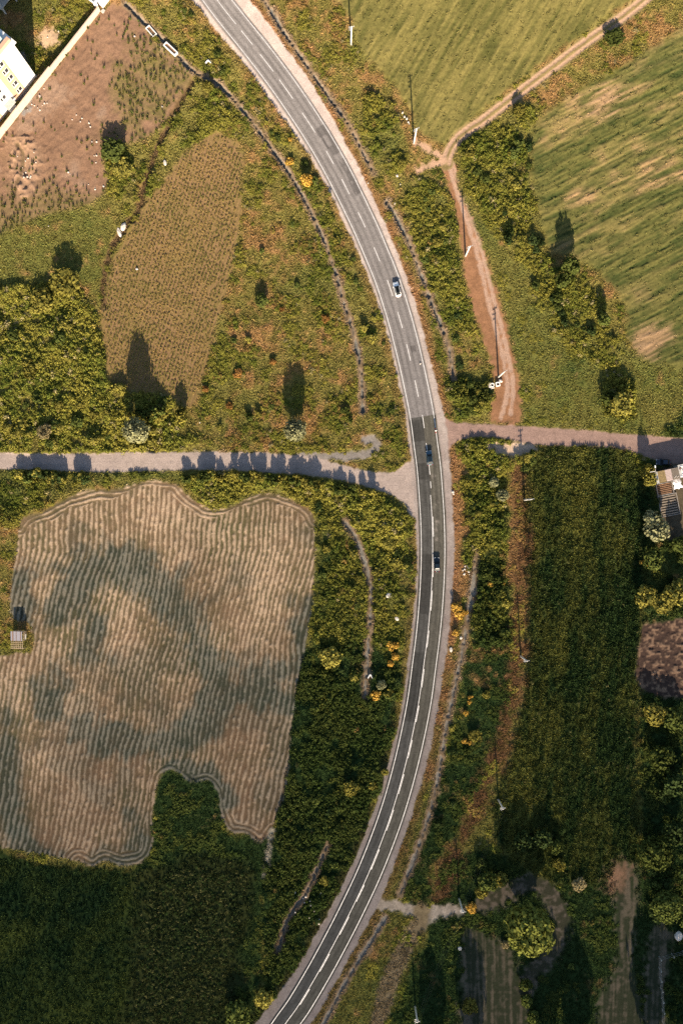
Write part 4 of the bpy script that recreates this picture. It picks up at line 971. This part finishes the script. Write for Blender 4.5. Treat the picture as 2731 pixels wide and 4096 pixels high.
def wires(a, b, ha, hb, lb):
    pa, pb = ws(*a), ws(*b); za, zb = gz(*pa) + ha, gz(*pb) + hb
    t = empty("power_line", (pa[0], pa[1], 0)); tag(t, lb, "power line", "cables between the power poles")
    d = Vector((pb[0] - pa[0], pb[1] - pa[1], 0)).normalized(); nx_, ny_ = d.y, -d.x
    for o_ in (-.6, 0, .6):
        pts = []
        for k in range(9):
            q = k / 8; pts.append((pb[0] * q - pa[0] * q + nx_ * o_, pb[1] * q - pa[1] * q + ny_ * o_, za + (zb - za) * q - 1.1 * 4 * q * (1 - q)))
        MB().tube(pts, .009, 4).build("cable", M['black_plastic'], t)
for k in range(len(POLES) - 1):
    wires(POLES[k][0], POLES[k + 1][0], POLES[k][1] + .1, POLES[k + 1][1] + .1, "thin cables from the " + POLES[k][2].replace("concrete ", "").replace("leaning ", "") )
# ------------------------------------------------------------------ buildings
def frame_pts(o, ux, uy):
    return lambda a, b, z: (o[0] + ux[0] * a + uy[0] * b, o[1] + ux[1] * a + uy[1] * b, z)
def apartment():
    o = ws(147, 306.6); u = (-.631, -.776); v = (-.776, .631)          # along the front, and back from it
    rz = math.atan2(u[1], u[0])
    t = empty("apartment_building", (o[0], o[1], 0)); tag(t, "white five storey apartment block with peach bands in the top left corner", "building")
    T = lambda a, b, z: (u[0] * a + v[0] * b, u[1] * a + v[1] * b, z)
    Lf, Dp, Ht = 34.0, 15.0, 14.6
    def block(a0, a1, b0, b1, z0, z1): 
        return [T(a0, b0, z0), T(a0, b1, z0), T(a1, b1, z0), T(a1, b0, z0)], [T(a0, b0, z1), T(a0, b1, z1), T(a1, b1, z1), T(a1, b0, z1)]
    def add(nm, mat, a0, a1, b0, b1, z0, z1, par=t):
        m = MB(); m.hexa(*block(a0, a1, b0, b1, z0, z1)); return m.build(nm, mat, par)
    wall = add("wall", M['render'], 0, Lf, 0, Dp, -.5, Ht)
    add("plinth", M['concrete'], -.15, Lf + .1, -.15, Dp + .1, -.5, .55)
    for a0, a1 in ((5.0, 9.2), (15.6, 19.8), (26, 30)):
        add("peach_band", M['peach'], a0, a1, -.06, 0, .56, Ht - .6)
    # windows in columns, one per storey
    for a, kind in ((6.2, 'fr'), (7.2, 'sm'), (11.6, 'fr'), (12.7, 'sm'), (16.8, 'fr'), (17.8, 'sm'), (22.0, 'fr'), (23.1, 'sm'), (27.2, 'fr')):
        for fl in range(5):
            z = 1.5 + fl * 2.75
            wd_ = .95 if kind == 'fr' else .5
            fr = add("window", M['frame_white'], a - wd_ / 2 - .1, a + wd_ / 2 + .1, -.10, -.062, z - .1, z + 1.35)
            add("pane", M['dark_glass'], a - wd_ / 2, a + wd_ / 2, -.125, -.102, z, z + 1.25, fr)
            add("sill", M['render'], a - wd_ / 2 - .15, a + wd_ / 2 + .15, -.25, -.102, z - .2, z - .102, fr)
    for b in (4, 8, 11):
        for fl in range(5):
            z = 1.5 + fl * 2.75
            fr = add("window", M['frame_white'], -.05, 0, b - .6, b + .6, z - .1, z + 1.35); add("pane", M['dark_glass'], -.075, -.052, b - .5, b + .5, z, z + 1.25, fr)
    add("cornice", M['render'], -.7, Lf + .5, -.7, Dp + .5, Ht, Ht + .45)
    rf = add("roof", M['roof_blue'], 1.2, Lf - 1, 2.2, Dp - 1, Ht + .45, Ht + 1.9)
    rf2 = MB()
    for k in range(14):
        a = 1.6 + k * 2.2; rf2.hexa(*block(a, a + .09, 2.3, Dp - 1.1, Ht + 1.9, Ht + 1.98))
    o2 = rf2.build("seam", M['roof_blue'], rf)
    add("parapet", M['peach'], .0, Lf, .3, 1.3, Ht + .45, Ht + 1.5)
    add("attic_window", M['dark_glass'], 5.8, 6.6, .24, .298, Ht + .75, Ht + 1.35)
    # entrance with canopy and steps
    add("door", M['dark_glass'], 11.4, 12.6, -.14, -.1, .0, 2.3)
    add("entrance_canopy", M['concrete'], 10.2, 13.4, -2.0, -.1, 2.6, 2.85)
    for k in range(3): add("step", M['concrete'], 10.6, 13.2, -1.2 - .35 * k, -.16, -.4, .45 - .17 * k)
apartment()
def concrete_frame():
    p = ws(38, 45); t = empty("unfinished_building", (p[0], p[1], 0)); tag(t, "bare grey concrete frame of an unfinished building in the top left corner", "building")
    u = (-.631, -.776); v = (-.776, .631)
    T = lambda a, b, z: (u[0] * a + v[0] * b, u[1] * a + v[1] * b, z)
    def blk(nm, a0, a1, b0, b1, z0, z1, mat=M['concrete']):
        MB().hexa([T(a0, b0, z0), T(a0, b1, z0), T(a1, b1, z0), T(a1, b0, z0)], [T(a0, b0, z1), T(a0, b1, z1), T(a1, b1, z1), T(a1, b0, z1)]).build(nm, mat, t)
    for a in (-14, -9, -4, 1):
        for b in (0, 5, 10):
            blk("column", a, a + .45, b, b + .45, -.4, 9.0)
    for z in (3.0, 6.0, 9.0): blk("floor_slab", -14.6, 2.0, -.5, 11, z, z + .25)
    for k in range(8): blk("roof_beam", -14 + 2.2 * k, -13.7 + 2.2 * k, -.4, 10.8, 9.25, 9.6)
concrete_frame()
def gatehouse():
    p = ws(399, 46); t = empty("gatehouse", (p[0], p[1], 0)); tag(t, "white flat roofed gatehouse on two columns at the end of the boundary wall", "building")
    u = (.617, .787); v = (-.787, .617)
    T = lambda a, b, z: (u[0] * a + v[0] * b, u[1] * a + v[1] * b, z)
    def blk(nm, a0, a1, b0, b1, z0, z1, mat):
        return MB().hexa([T(a0, b0, z0), T(a1, b0, z0), T(a1, b1, z0), T(a0, b1, z0)], [T(a0, b0, z1), T(a1, b0, z1), T(a1, b1, z1), T(a0, b1, z1)]).build(nm, mat, t)
    blk("column", .1, .55, .2, .6, -.3, 4.6, M['render']); blk("column", .1, .55, 1.4, 1.8, -.3, 4.6, M['render'])
    blk("wall", 1.4, 14, -.3, 6.5, -.3, 4.6, M['render'])
    blk("roof", -.7, 14.5, -.7, 7.0, 4.6, 4.95, M['concrete'])
    for q in ((-.9, 14.6, -.9, -.7), (-.9, -.7, -.7, 7.1)): blk("fascia", q[0], q[1], q[2], q[3], 4.5, 5.15, M['render'])
    blk("step", .2, 1.3, -1.2, -.35, -.2, .25, M['concrete'])
gatehouse()
def boundary_wall():
    a, b, c_ = np.array(ws(-70, 644)), np.array(ws(211, 287)), np.array(ws(402, 44))
    t = empty("boundary_wall", (a[0], a[1], 0)); tag(t, "long cream boundary wall between the apartment block and the bare field", "wall")
    for s0, s1, h in ((a, b, 2.3), (b, c_, 1.75)):
        L_ = np.linalg.norm(s1 - s0); n = max(2, int(L_ / 3.0)); d = (s1 - s0) / L_; rz = math.atan2(d[1], d[0])
        for k in range(n):
            m = (s0 + (s1 - s0) * (k + .5) / n - a); hh = h + random.uniform(-.04, .04)
            MB().box((m[0], m[1], hh / 2 - .3), (L_ / n - .03, .26, hh + .6), rz).build("wall_panel", M['cream'], t)
            MB().box((m[0], m[1], hh + .06), (L_ / n - .02, .38, .12), rz).build("coping", M['cream'], t)
boundary_wall()
# hut on the hay field
def hut():
    p = ws(84, 2556); t = empty("field_hut", (p[0], p[1], gz(*p)), math.radians(-2)); tag(t, "small wooden field hut with half a grey tin roof on the hay field", "hut")
    for xx in (-1.7, 0, 1.7):
        for yy in (-2.5, 0, 2.4): MB().box((xx, yy, .95), (.12, .12, 2.3)).build("post", M['wood'], t)
    for k in range(5): MB().box((0, -2.45 + .6 * k, 2.13), (3.5, .08, .08)).build("rafter", M['wood'], t)
    for k in range(7): MB().box((-1.68 + .56 * k, -1.25, 2.22), (.08, 2.5, .08)).build("batten", M['wood'], t)
    for k, (x0, wd_, mt) in enumerate(((-1.8, .42, 'tin'), (-1.36, .3, 'rust'), (-1.02, .1, 'tin'), (-.88, .62, 'tin'), (-.22, .12, 'rust'), (-.06, 1.02, 'tin'), (1.0, .18, 'rust'), (1.22, .34, 'tin'))):
        m = MB(); z0, z1 = 2.3, 2.62
        m.hexa([(x0, -.1, z0), (x0 + wd_, -.1, z0), (x0 + wd_, 2.7, z1), (x0, 2.7, z1)], [(x0, -.1, z0 + .05), (x0 + wd_, -.1, z0 + .05), (x0 + wd_, 2.7, z1 + .05), (x0, 2.7, z1 + .05)])
        m.build("roof_sheet", M[mt], t)
    for k in range(5): MB().box((1.72, -.2 - .5 * k + 2.2, 1.05), (.05, .3, 1.9)).build("wall_or_added_back_board", M['wood'], t)
    for k in range(7): MB().box((-1.62 + .54 * k, 2.46, 1.0), (.5, .04, 1.9)).build("wall_or_added_back_board", M['wood'], t)  # unseen back wall, added to make the hut's shadow continuous
    MB().box((1.62, .9, .7), (.6, 1.5, .08)).build("bench_board", M['pole'], t)
    for k in range(6): MB().box((-1.5 + .6 * k, -2.52, .5), (.1, .06, 1.0)).build("paling", M['wood'], t)
    MB().box((0, -2.52, 1.0), (3.4, .07, .1)).build("rail", M['wood'], t)
hut()
# garden sheds on the right edge
def shed():
    p = lift(ws(2624, 1934), 3.1); rz = math.radians(12.5); t = empty("garden_shed", (p[0], p[1], 0), rz); tag(t, "low garden shed with mossy and corrugated roof panels at the right edge", "shed")
    W_, D_ = 7.2, 3.3
    for q in ((W_ / 2, .1, W_, .16), (W_ / 2, D_ - .1, W_, .16), (.1, D_ / 2, .16, D_ - .4), (W_ - .1, D_ / 2, .16, D_ - .4)):
        MB().box((q[0], q[1], 1.4), (q[2], q[3], 3.3)).build("wall", M['old_concrete'], t)
    MB().box((.45, D_ / 2, 3.12), (.86, D_ + .2, .12)).build("roof_edge", M['concrete'], t)
    MB().box((2.0, D_ / 2, 3.14), (2.1, D_ + .1, .16)).build("mossy_roof", M['moss'], t)
    def corr(x0, x1, mat):
        m = MB(); n = 16
        for k in range(n):
            y0 = -.05 + (D_ + .1) * k / n; m.box(((x0 + x1) / 2, y0 + .07, 3.16 + .03 * (k % 2)), (x1 - x0, .16, .07))
        m.build("corrugated_sheet", mat, t)
    corr(3.08, 4.9, M['pale_sheet']); corr(4.93, 7.1, M['dark_sheet'])
    for k in range(5): MB().box((5.4 + .3 * k, .5 + .2 * (k % 3), 3.26), (.25, .2, .08), k).build("roof_stone", M['stone'], t)
shed()
def tarp_shed():
    p = lift(ws(2709, 1868), 3.1); t = empty("rubble_shed", (p[0], p[1], 0), math.radians(12)); tag(t, "shed roof weighted with white and rusty scrap at the right edge", "shed")
    MB().box((2.4, -1.4, 1.4), (4.4, 3.6, 3.2)).build("wall", M['old_concrete'], t)
    MB().box((2.4, -1.4, 3.06), (4.7, 3.9, .12)).build("roof", M['concrete'], t)
    for k in range(34):
        MB().box((.4 + random.random() * 4.0, -3.1 + random.random() * 3.4, 3.17 + .03 * random.random()), (.25 + .5 * random.random(), .2 + .35 * random.random(), .06 + .08 * random.random()), random.random() * 3).build("scrap_piece", M[random.choice(['tarp', 'tarp', 'tarp', 'stone', 'rust'])], t)
    MB().box((4.2, -4.9, .8), (2.0, 2.8, 2.0)).build("annex", M['pale_sheet'], t)
tarp_shed()
def draped_sheet():
    p = ws(2706, 1933); n = 14; V = []; r = random.Random(5)
    for i in range(n):
        for j in range(n):
            a, b = i / (n - 1) - .5, j / (n - 1) - .5; rr = 1 + .12 * math.sin(7 * math.atan2(b, a))
            V.append((a * 2.4 * rr, b * 3.2 * rr, max(.05, 1.1 - 3.2 * (a * a * 1.3 + b * b)) + r.uniform(-.09, .09)))
    F = [(i * n + j, (i + 1) * n + j, (i + 1) * n + j + 1, i * n + j + 1) for i in range(n - 1) for j in range(n - 1)]
    o = MB().add(V, F).build("plastic_sheet", M['tarp'], None, (p[0], p[1], .05), math.radians(14)); so = o.modifiers.new("thick", 'SOLIDIFY'); so.thickness = .03
    tag(o, "crumpled white plastic sheet heaped beside the garden shed", "plastic sheet")
draped_sheet()
def garden_bed(sx, sy, L_, W_, n, lb, mat='soil'):
    p = ws(sx, sy); t = empty("garden_bed", (p[0], p[1], .05), math.radians(11)); tag(t, lb, "garden bed")
    for k in range(n): MB().box((0, -W_ / 2 + W_ * (k + .5) / n, .12), (L_, W_ / n * .62, .34), 0, .8).build("soil_ridge", M[mat], t)
    for q in ((0, W_ / 2 + .15, L_ + .5, .14), (0, -W_ / 2 - .15, L_ + .5, .14), (L_ / 2 + .2, 0, .14, W_), (-L_ / 2 - .2, 0, .14, W_)):
        MB().box((q[0], q[1], .14), (q[2], q[3], .3)).build("edging", M['old_concrete'], t)
garden_bed(2656, 1955, 4.4, 3.2, 6, "brown ridged garden bed right below the garden shed")
garden_bed(2672, 2020, 5.2, 6.0, 8, "dark lower garden bed with faint rows", 'dark_sheet')
# fence with bent posts, bottom right
def fence():
    pts = [(2724, 3799), (2682, 3812), (2632, 3824), (2632, 3868), (2634, 3908), (2638, 3950), (2642, 3992), (2645, 4034), (2645, 4082), (2648, 4130)]
    p0 = ws(*pts[0]); t = empty("wire_fence", (p0[0], p0[1], 0)); tag(t, "wire fence on bent grey concrete posts in the bottom right corner", "fence")
    tops = []
    for q in pts:
        a = ws(*q); x_, y_ = a[0] - p0[0], a[1] - p0[1]; z = gz(*a)
        MB().tube([(x_, y_, z - .3), (x_, y_, z + 2.0), (x_ - .1, y_ + .05, z + 2.25), (x_ - .55, y_ + .3, z + 2.6)], [.09, .08, .08, .07], 6).build("post", M['pole'], t); tops.append((x_, y_, z))
    for h in (.5, 1.1, 1.7):
        MB().tube([(a, b, z + h) for a, b, z in tops], .018, 4).build("wire", M['iron'], t)
fence()

# ------------------------------------------------------------------ concrete pieces, rocks, litter
def trough(sx, sy, L_, W_, ang, lb):
    p = ws(sx, sy); t = empty("concrete_trough", (p[0], p[1], gz(*p) + .05), ang); tag(t, lb, "culvert")
    MB().box((0, 0, .0), (L_, W_, .5)).build("base", M['concrete'], t)
    for q in ((0, W_ / 2 - .12, L_, .24), (0, -W_ / 2 + .12, L_, .24)): MB().box((q[0], q[1], .5), (q[2], q[3], .5)).build("side_wall", M['render'], t)
    for q in (-1, 1): MB().box((q * (L_ / 2 - .12), 0, .5), (.24, W_ - .5, .5)).build("end_wall", M['render'], t)
    MB().box((0, 0, .37), (L_ - .5, W_ - .5, .22)).build("soil_fill", M['soil'], t)
trough(606, 126, 3.5, 1.5, math.radians(-49), "upper short concrete culvert box set in the ditch")
trough(685, 201, 4.6, 1.4, math.radians(-43), "lower long concrete culvert box set in the ditch")
def headwall(sx, sy, ang, lb):
    p = ws(sx, sy); t = empty("culvert_headwall", (p[0], p[1], gz(*p))); tag(t, lb, "headwall")
    MB().box((-.35, .2, .3), (1.3, .25, .9), ang).build("wing", M['render'], t); MB().box((.35, .2, .3), (1.3, .25, .9), -ang).build("wing", M['render'], t)
headwall(834, 252, math.radians(50), "white angled headwall beside the upper ditch bend")
headwall(1480, 2706, math.radians(60), "small pale headwall where the lower ditch ends")
def rock_mesh(seed, sx, sy, sz):
    r = np.random.default_rng(seed); n = 9; V = []; F = []
    for i in range(6):
        ph = math.pi * (i / 5) 
        for j in range(n):
            a = 2 * math.pi * j / n; k = 1 + .22 * (r.random() - .5); rr = max(.12, math.sin(ph) ** .6)
            V.append((sx * rr * math.cos(a) * k, sy * rr * math.sin(a) * k, -sz * math.cos(ph) * k))
    for i in range(5):
        for j in range(n): F.append((i * n + j, i * n + (j + 1) % n, (i + 1) * n + (j + 1) % n, (i + 1) * n + j))
    F += [tuple(range(n - 1, -1, -1)), tuple(5 * n + j for j in range(n))]
    return MB().add(V, F).mesh("rock", M['stone'])
def rock(sx, sy, a, b, h, ang, lb, seed, cat="boulder", grp=None):
    p = ws(sx, sy); tag(link("boulder", rock_mesh(seed, a / 2, b / 2, h / 2), None, (p[0], p[1], gz(*p) + h * .3), ang), lb, cat, grp)
rock(494.7, 907, 1.5, 2.5, 1.4, math.radians(-22), "upper right of two white boulders in the field bank", 1)
rock(478, 928, 1.2, 3.0, 1.3, math.radians(15), "lower left long white boulder in the field bank", 2)
rock(660, 650, 1.0, 1.8, .6, 0.2, "pale stone at the edge of the field bank", 3)
rock(1555, 2380, 1.9, 1.7, .7, .3, "round white stone left of the dark road", 4)
rock(1586, 2473, 1.2, 1.5, .6, .6, "smaller grey stone left of the dark road", 5)
rock(1842, 2551, .9, .9, .5, .2, "grey stone on the brown verge right of the dark road", 6)
rock(1802, 2598, 1.0, 1.6, .6, .1, "pinkish stone lower on the brown right verge", 7)
rock(2706, 3738, 2.6, 3.0, 1.0, .1, "pale heap of stone at the right edge of the dark yard", 8)
rock(1838, 3792, 1.2, 1.3, .6, .1, "white bundle lying at the edge of the mown strip", 9)
def ring(sx, sy, lb):
    p = ws(sx, sy); m = MB(); n = 20; V = []
    for z, r_ in ((0, .62), (.8, .62), (.8, .40), (0, .40)):
        for j in range(n): V.append((r_ * math.cos(6.2832 * j / n), r_ * math.sin(6.2832 * j / n), z))
    F = [(k * n + j, k * n + (j + 1) % n, ((k + 1) % 4) * n + (j + 1) % n, ((k + 1) % 4) * n + j) for k in range(4) for j in range(n)]
    tag(m.add(V, F).build("concrete_ring", M['render'], None, (p[0], p[1], gz(*p))), lb, "concrete ring")
ring(1965.4, 1542, "round concrete well ring dumped beside the dirt track")
def boxring(sx, sy, lb):
    p = ws(sx, sy); t = empty("concrete_box", (p[0], p[1], gz(*p)), .25); tag(t, lb, "concrete box")
    for q in ((0, .5, 1.2, .22), (0, -.5, 1.2, .22), (.5, 0, .22, .78), (-.5, 0, .22, .78)): MB().box((q[0], q[1], .35), (q[2], q[3], .8)).build("side", M['render'], t)
boxring(1988.4, 1538, "square open concrete box beside the well ring")
for q, (a, b, s1, s2, lb) in enumerate(((1956, 1548, 1.0, .9, "broken concrete lump left of the well ring"), (1962, 1553, .9, .8, "broken concrete lump below the well ring"), (1970, 1552, .7, .9, "angular concrete lump right of the well ring"), (1954, 1538, .9, 1.0, "grey concrete lump above left of the well ring"), (2000, 1524, .9, 1.3, "grey slab between the box and the leaning pole"))):
    rock(a, b, s1, s2, .7, q, lb, 20 + q, "concrete lump")
# pale field stones and litter
ST = [rock_mesh(50 + k, .24, .2, .16) for k in range(4)]
spots = [(a, b) for a, b in ((290, 478), (330, 474), (370, 568), (388, 568), (355, 738), (415, 745), (228, 746), (196, 905), (540, 146), (650, 427), (385, 650), (275, 690), (105, 690), (178, 355), (192, 150), (235, 125))]
r_ = random.Random(3)
spots += [(r_.uniform(110, 190), r_.uniform(380, 450)) for k in range(14)] + [(r_.uniform(60, 150), r_.uniform(600, 720)) for k in range(12)] + [(r_.uniform(270, 400), r_.uniform(440, 760)) for k in range(10)]
for a, b in spots:
    p = ws(a, b); o = link("field_stone", r_.choice(ST), None, (p[0], p[1], gz(*p) + .08), r_.random() * 6); s_ = .5 + r_.random() * .8; o.scale = (s_, s_, s_)
    tag(o, "small pale stone lying on the bare brown field", "stone", "stones on the bare field")
spots = [(1609, 452), (1617, 468), (1626, 476), (1632, 490), (1635, 496), (1472, 733), (1588, 704), (1600, 738), (1578, 815), (549, 1077), (800, 1690), (1680, 1455), (1812, 1975), (1810, 1968)] + [(r_.uniform(1180, 1300), r_.uniform(3560, 3700)) for k in range(16)] + [(r_.uniform(1500, 1540), r_.uniform(2270, 2330)) for k in range(10)] + [(r_.uniform(1840, 1880), r_.uniform(2260, 2300)) for k in range(8)]
for a, b in spots:
    p = ws(a, b); o = link("verge_stone", r_.choice(ST), None, (p[0], p[1], gz(*p) + .15), r_.random() * 6); s_ = .8 + r_.random() * 1.0; o.scale = (s_, s_, s_)
    tag(o, "small pale stone in the scrub near the road", "stone", "stones in the roadside scrub")

# ------------------------------------------------------------------ vehicles
def loft(st, n=10):
    """closed rings along the length: (y, half width, z low, z high, roundness)"""
    V, F = [], []
    for y, hw, z0, z1 in st:
        zc, hz = (z0 + z1) / 2, (z1 - z0) / 2
        for j in range(n):
            a = 2 * math.pi * (j + .5) / n; cx, sx_ = math.cos(a), math.sin(a)
            V.append((hw * math.copysign(abs(cx) ** .5, cx), y, zc + hz * math.copysign(abs(sx_) ** .5, sx_)))
    m = len(st)
    F = [(i * n + j, i * n + (j + 1) % n, (i + 1) * n + (j + 1) % n, (i + 1) * n + j) for i in range(m - 1) for j in range(n)]
    F += [tuple(range(n - 1, -1, -1)), tuple((m - 1) * n + j for j in range(n))]
    return MB().add(V, F)
def car(sx, sy, ang, paint, roofmat, lb, style='sedan', grp="cars on the main road", L_=4.5, z=.054):
    """heading +Y locally"""
    p = ws(sx, sy); t = empty("car", (p[0], p[1], z), ang); tag(t, lb, "car", grp)
    h = L_ / 2
    loft([(-h, .62, .42, .80), (-h + .12, .80, .28, .92), (-h + .5, .88, .22, .98), (-1.0, .90, .2, .98), (.6, .90, .2, .95), (h - .9, .89, .22, .90), (h - .35, .82, .24, .80), (h - .08, .64, .30, .70), (h, .45, .36, .62)], 14).build("body", M[paint], t)
    zr = 1.42; yb0, yb1, yf1, yf0 = (-1.75, -1.15, .25, .95) if style == 'sedan' else (-h + .25, -h + .75, .35, 1.05)
    bw, tw = .80, .60
    rf = MB().hexa([(-tw - .02, yb1, zr - .06), (tw + .02, yb1, zr - .06), (tw + .02, yf1, zr - .06), (-tw - .02, yf1, zr - .06)], [(-tw + .06, yb1 + .12, zr + .02), (tw - .06, yb1 + .12, zr + .02), (tw - .06, yf1 - .12, zr + .02), (-tw + .06, yf1 - .12, zr + .02)])
    rf.build("roof", M[roofmat], t)
    zb = .93
    def quad(nm, q, mat):
        a = Vector(q[1]) - Vector(q[0]); b = Vector(q[3]) - Vector(q[0]); n_ = a.cross(b).normalized() * .03
        MB().hexa([tuple(Vector(v) - n_) for v in q], [tuple(Vector(v)) for v in q]).build(nm, mat, t)
    quad("windscreen", [(bw - .05, yf0, zb), (-bw + .05, yf0, zb), (-tw + .02, yf1, zr - .03), (tw - .02, yf1, zr - .03)][::-1][::-1], M['car_glass'])
    quad("rear_window", [(-bw + .06, yb0, zb + .02), (bw - .06, yb0, zb + .02), (tw - .02, yb1, zr - .03), (-tw + .02, yb1, zr - .03)], M['car_glass'])
    for s in (-1, 1):
        q = [(s * (bw + .03), yb0 + .15, zb), (s * (bw + .03), yf0 - .15, zb), (s * (tw + .03), yf1, zr - .05), (s * (tw + .03), yb1, zr - .05)]
        quad("side_window", q if s > 0 else q[::-1], M['car_glass'])
        MB().tube([(s * (bw + .01), yf0, zb), (s * (tw + .02), yf1, zr - .03)], .045, 6).build("pillar", M[paint], t); MB().tube([(s * (bw + .01), yb0, zb), (s * (tw + .02), yb1, zr - .03)], .055, 6).build("pillar", M[paint], t)
        MB().tube([(s * (tw + .03), yb1, zr - .03), (s * (tw + .03), yf1, zr - .03)], .04, 6).build("roof_rail", M[paint], t)
        MB().box((s * 1.0, .72, 1.0), (.22, .12, .15), 0, .8).build("mirror", M[paint], t)
        MB().box((s * .58, h - .14, .64), (.36, .18, .13), -s * .35).build("headlight", M['clear_lens'], t)
        MB().box((s * .62, -h + .06, .78), (.34, .14, .15), s * .2).build("tail_light", M['red_lens'], t)
        for yy in (-1.35, 1.38):
            wl = MB().tube([(s * .70, yy, .31), (s * .91, yy, .31)], .32, 16).build("wheel", M['tyre'], t)
            MB().tube([(s * .905, yy, .31), (s * .93, yy, .31)], .19, 12).build("rim", M['rim'], wl)
    MB().box((0, -h + .0, .62), (.5, .05, .12)).build("number_plate", M['plate'], t)
    MB().box((0, -h + .10, .40), (1.4, .16, .16), 0, .95).build("bumper", M['black_plastic'], t)
    return t
car(1586.5, 1161, math.radians(14), 'white_paint', 'car_glass', "white saloon with black glass roof driving on the worn grey road", L_=4.5)
car(1715.5, 1832, math.radians(6), 'blue_paint', 'black_paint', "steel blue hatchback with pale sunlit tail at the junction", 'hatch', L_=4.3)
car(1745.5, 2258, math.radians(1), 'black_paint', 'black_paint', "near black car lowest on the dark resurfaced road", 'sedan', L_=4.3)
car(2646, 1849, math.radians(88), 'navy_paint', 'navy_paint', "dark blue car parked in shade beside the garden shed", 'sedan', "car parked by the shed", 4.2, .02)
# scooter with rider
def scooter_rider():
    p = ws(1740, 1722); ang = math.radians(7)
    t = empty("scooter", (p[0], p[1], .054), ang); tag(t, "small red scooter ridden along the right edge line", "scooter")
    for yy in (-.62, .62):
        wl = MB().tube([(-.06, yy, .26), (.06, yy, .26)], .26, 14).build("wheel", M['tyre'], t); MB().tube([(-.07, yy, .26), (.07, yy, .26)], .14, 10).build("rim", M['rim'], wl)
    loft([(-.85, .10, .50, .70), (-.6, .19, .40, .76), (-.1, .20, .36, .74), (.05, .16, .28, .42), (.42, .17, .26, .40)], 8).build("body", M['red_paint'], t, smooth=True)
    loft([(.40, .2, .28, .9), (.50, .22, .3, 1.0), (.58, .12, .4, .95)], 8).build("front_shield", M['red_paint'], t)
    MB().box((0, -.32, .80), (.30, .78, .10), 0, .9).build("seat", M['black_plastic'], t)
    MB().tube([(0, .68, .3), (0, .45, 1.05)], .035, 6).build("fork", M['iron'], t); MB().tube([(-.34, .38, 1.08), (0, .46, 1.05), (.34, .38, 1.08)], .022, 6).build("handlebar", M['black_plastic'], t)
    MB().box((0, -.86, .64), (.18, .06, .1)).build("tail_light", M['red_lens'], t)
    # rider: one continuous skinned body
    J = {'pelvis': (0, -.30, .92), 'belly': (0, -.28, 1.12), 'chest': (0, -.20, 1.36), 'neck': (0, -.17, 1.52), 'head': (0, -.14, 1.64), 'crown': (0, -.13, 1.76),
         'shL': (-.19, -.18, 1.44), 'elL': (-.30, .03, 1.22), 'haL': (-.31, .33, 1.10), 'shR': (.19, -.18, 1.44), 'elR': (.30, .03, 1.22), 'haR': (.31, .33, 1.10),
         'hipL': (-.11, -.26, .90), 'knL': (-.20, .16, .80), 'anL': (-.15, .14, .38), 'toL': (-.15, .34, .34), 'hipR': (.11, -.26, .90), 'knR': (.20, .16, .80), 'anR': (.15, .14, .38), 'toR': (.15, .34, .34)}
    R = {'pelvis': .15, 'belly': .14, 'chest': .16, 'neck': .06, 'head': .10, 'crown': .085, 'sh': .075, 'el': .05, 'ha': .04, 'hip': .10, 'kn': .07, 'an': .045, 'to': .04}
    E = [('pelvis', 'belly'), ('belly', 'chest'), ('chest', 'neck'), ('neck', 'head'), ('head', 'crown')]
    for s in 'LR': E += [('chest', 'sh' + s), ('sh' + s, 'el' + s), ('el' + s, 'ha' + s), ('pelvis', 'hip' + s), ('hip' + s, 'kn' + s), ('kn' + s, 'an' + s), ('an' + s, 'to' + s)]
    ks = list(J); me = bpy.data.meshes.new("person"); me.from_pydata([J[k] for k in ks], [(ks.index(a), ks.index(b)) for a, b in E], [])
    o = link("person", me, None, (p[0], p[1], .054), ang); tag(o, "person in a white shirt riding the red scooter", "person")
    sk = o.modifiers.new("skin", 'SKIN')
    for k, v in zip(ks, me.skin_vertices[0].data):
        q = R.get(k, R.get(k[:-1], .06)); v.radius = (q, q); v.use_root = (k == 'pelvis')
    sb = o.modifiers.new("smooth", 'SUBSURF'); sb.levels = sb.render_levels = 1
    dg = bpy.context.evaluated_depsgraph_get(); ev = bpy.data.meshes.new_from_object(o.evaluated_get(dg)); o.modifiers.clear(); o.data = ev
    ev.materials.clear()
    for m_ in (M['shirt'], M['trousers'], M['skin']): ev.materials.append(m_)
    for f in ev.polygons:
        f.use_smooth = True; z_ = f.center.z; y_ = f.center.y
        f.material_index = 2 if z_ > 1.50 or (y_ > .22 and z_ > 1.0) else (1 if z_ < .98 else 0)
    V = []; n = 12
    for i in range(6):
        ph = (math.pi * .62) * i / 5
        for j in range(n): V.append((.118 * math.sin(ph) * math.cos(6.2832 * j / n), -.15 + .13 * math.sin(ph) * math.sin(6.2832 * j / n), 1.68 + .13 * math.cos(ph)))
    F = [(i * n + j, (i + 1) * n + j, (i + 1) * n + (j + 1) % n, i * n + (j + 1) % n) for i in range(5) for j in range(n)]
    MB().add(V, F).build("hair", M['hair'], o, smooth=True)
scooter_rider()
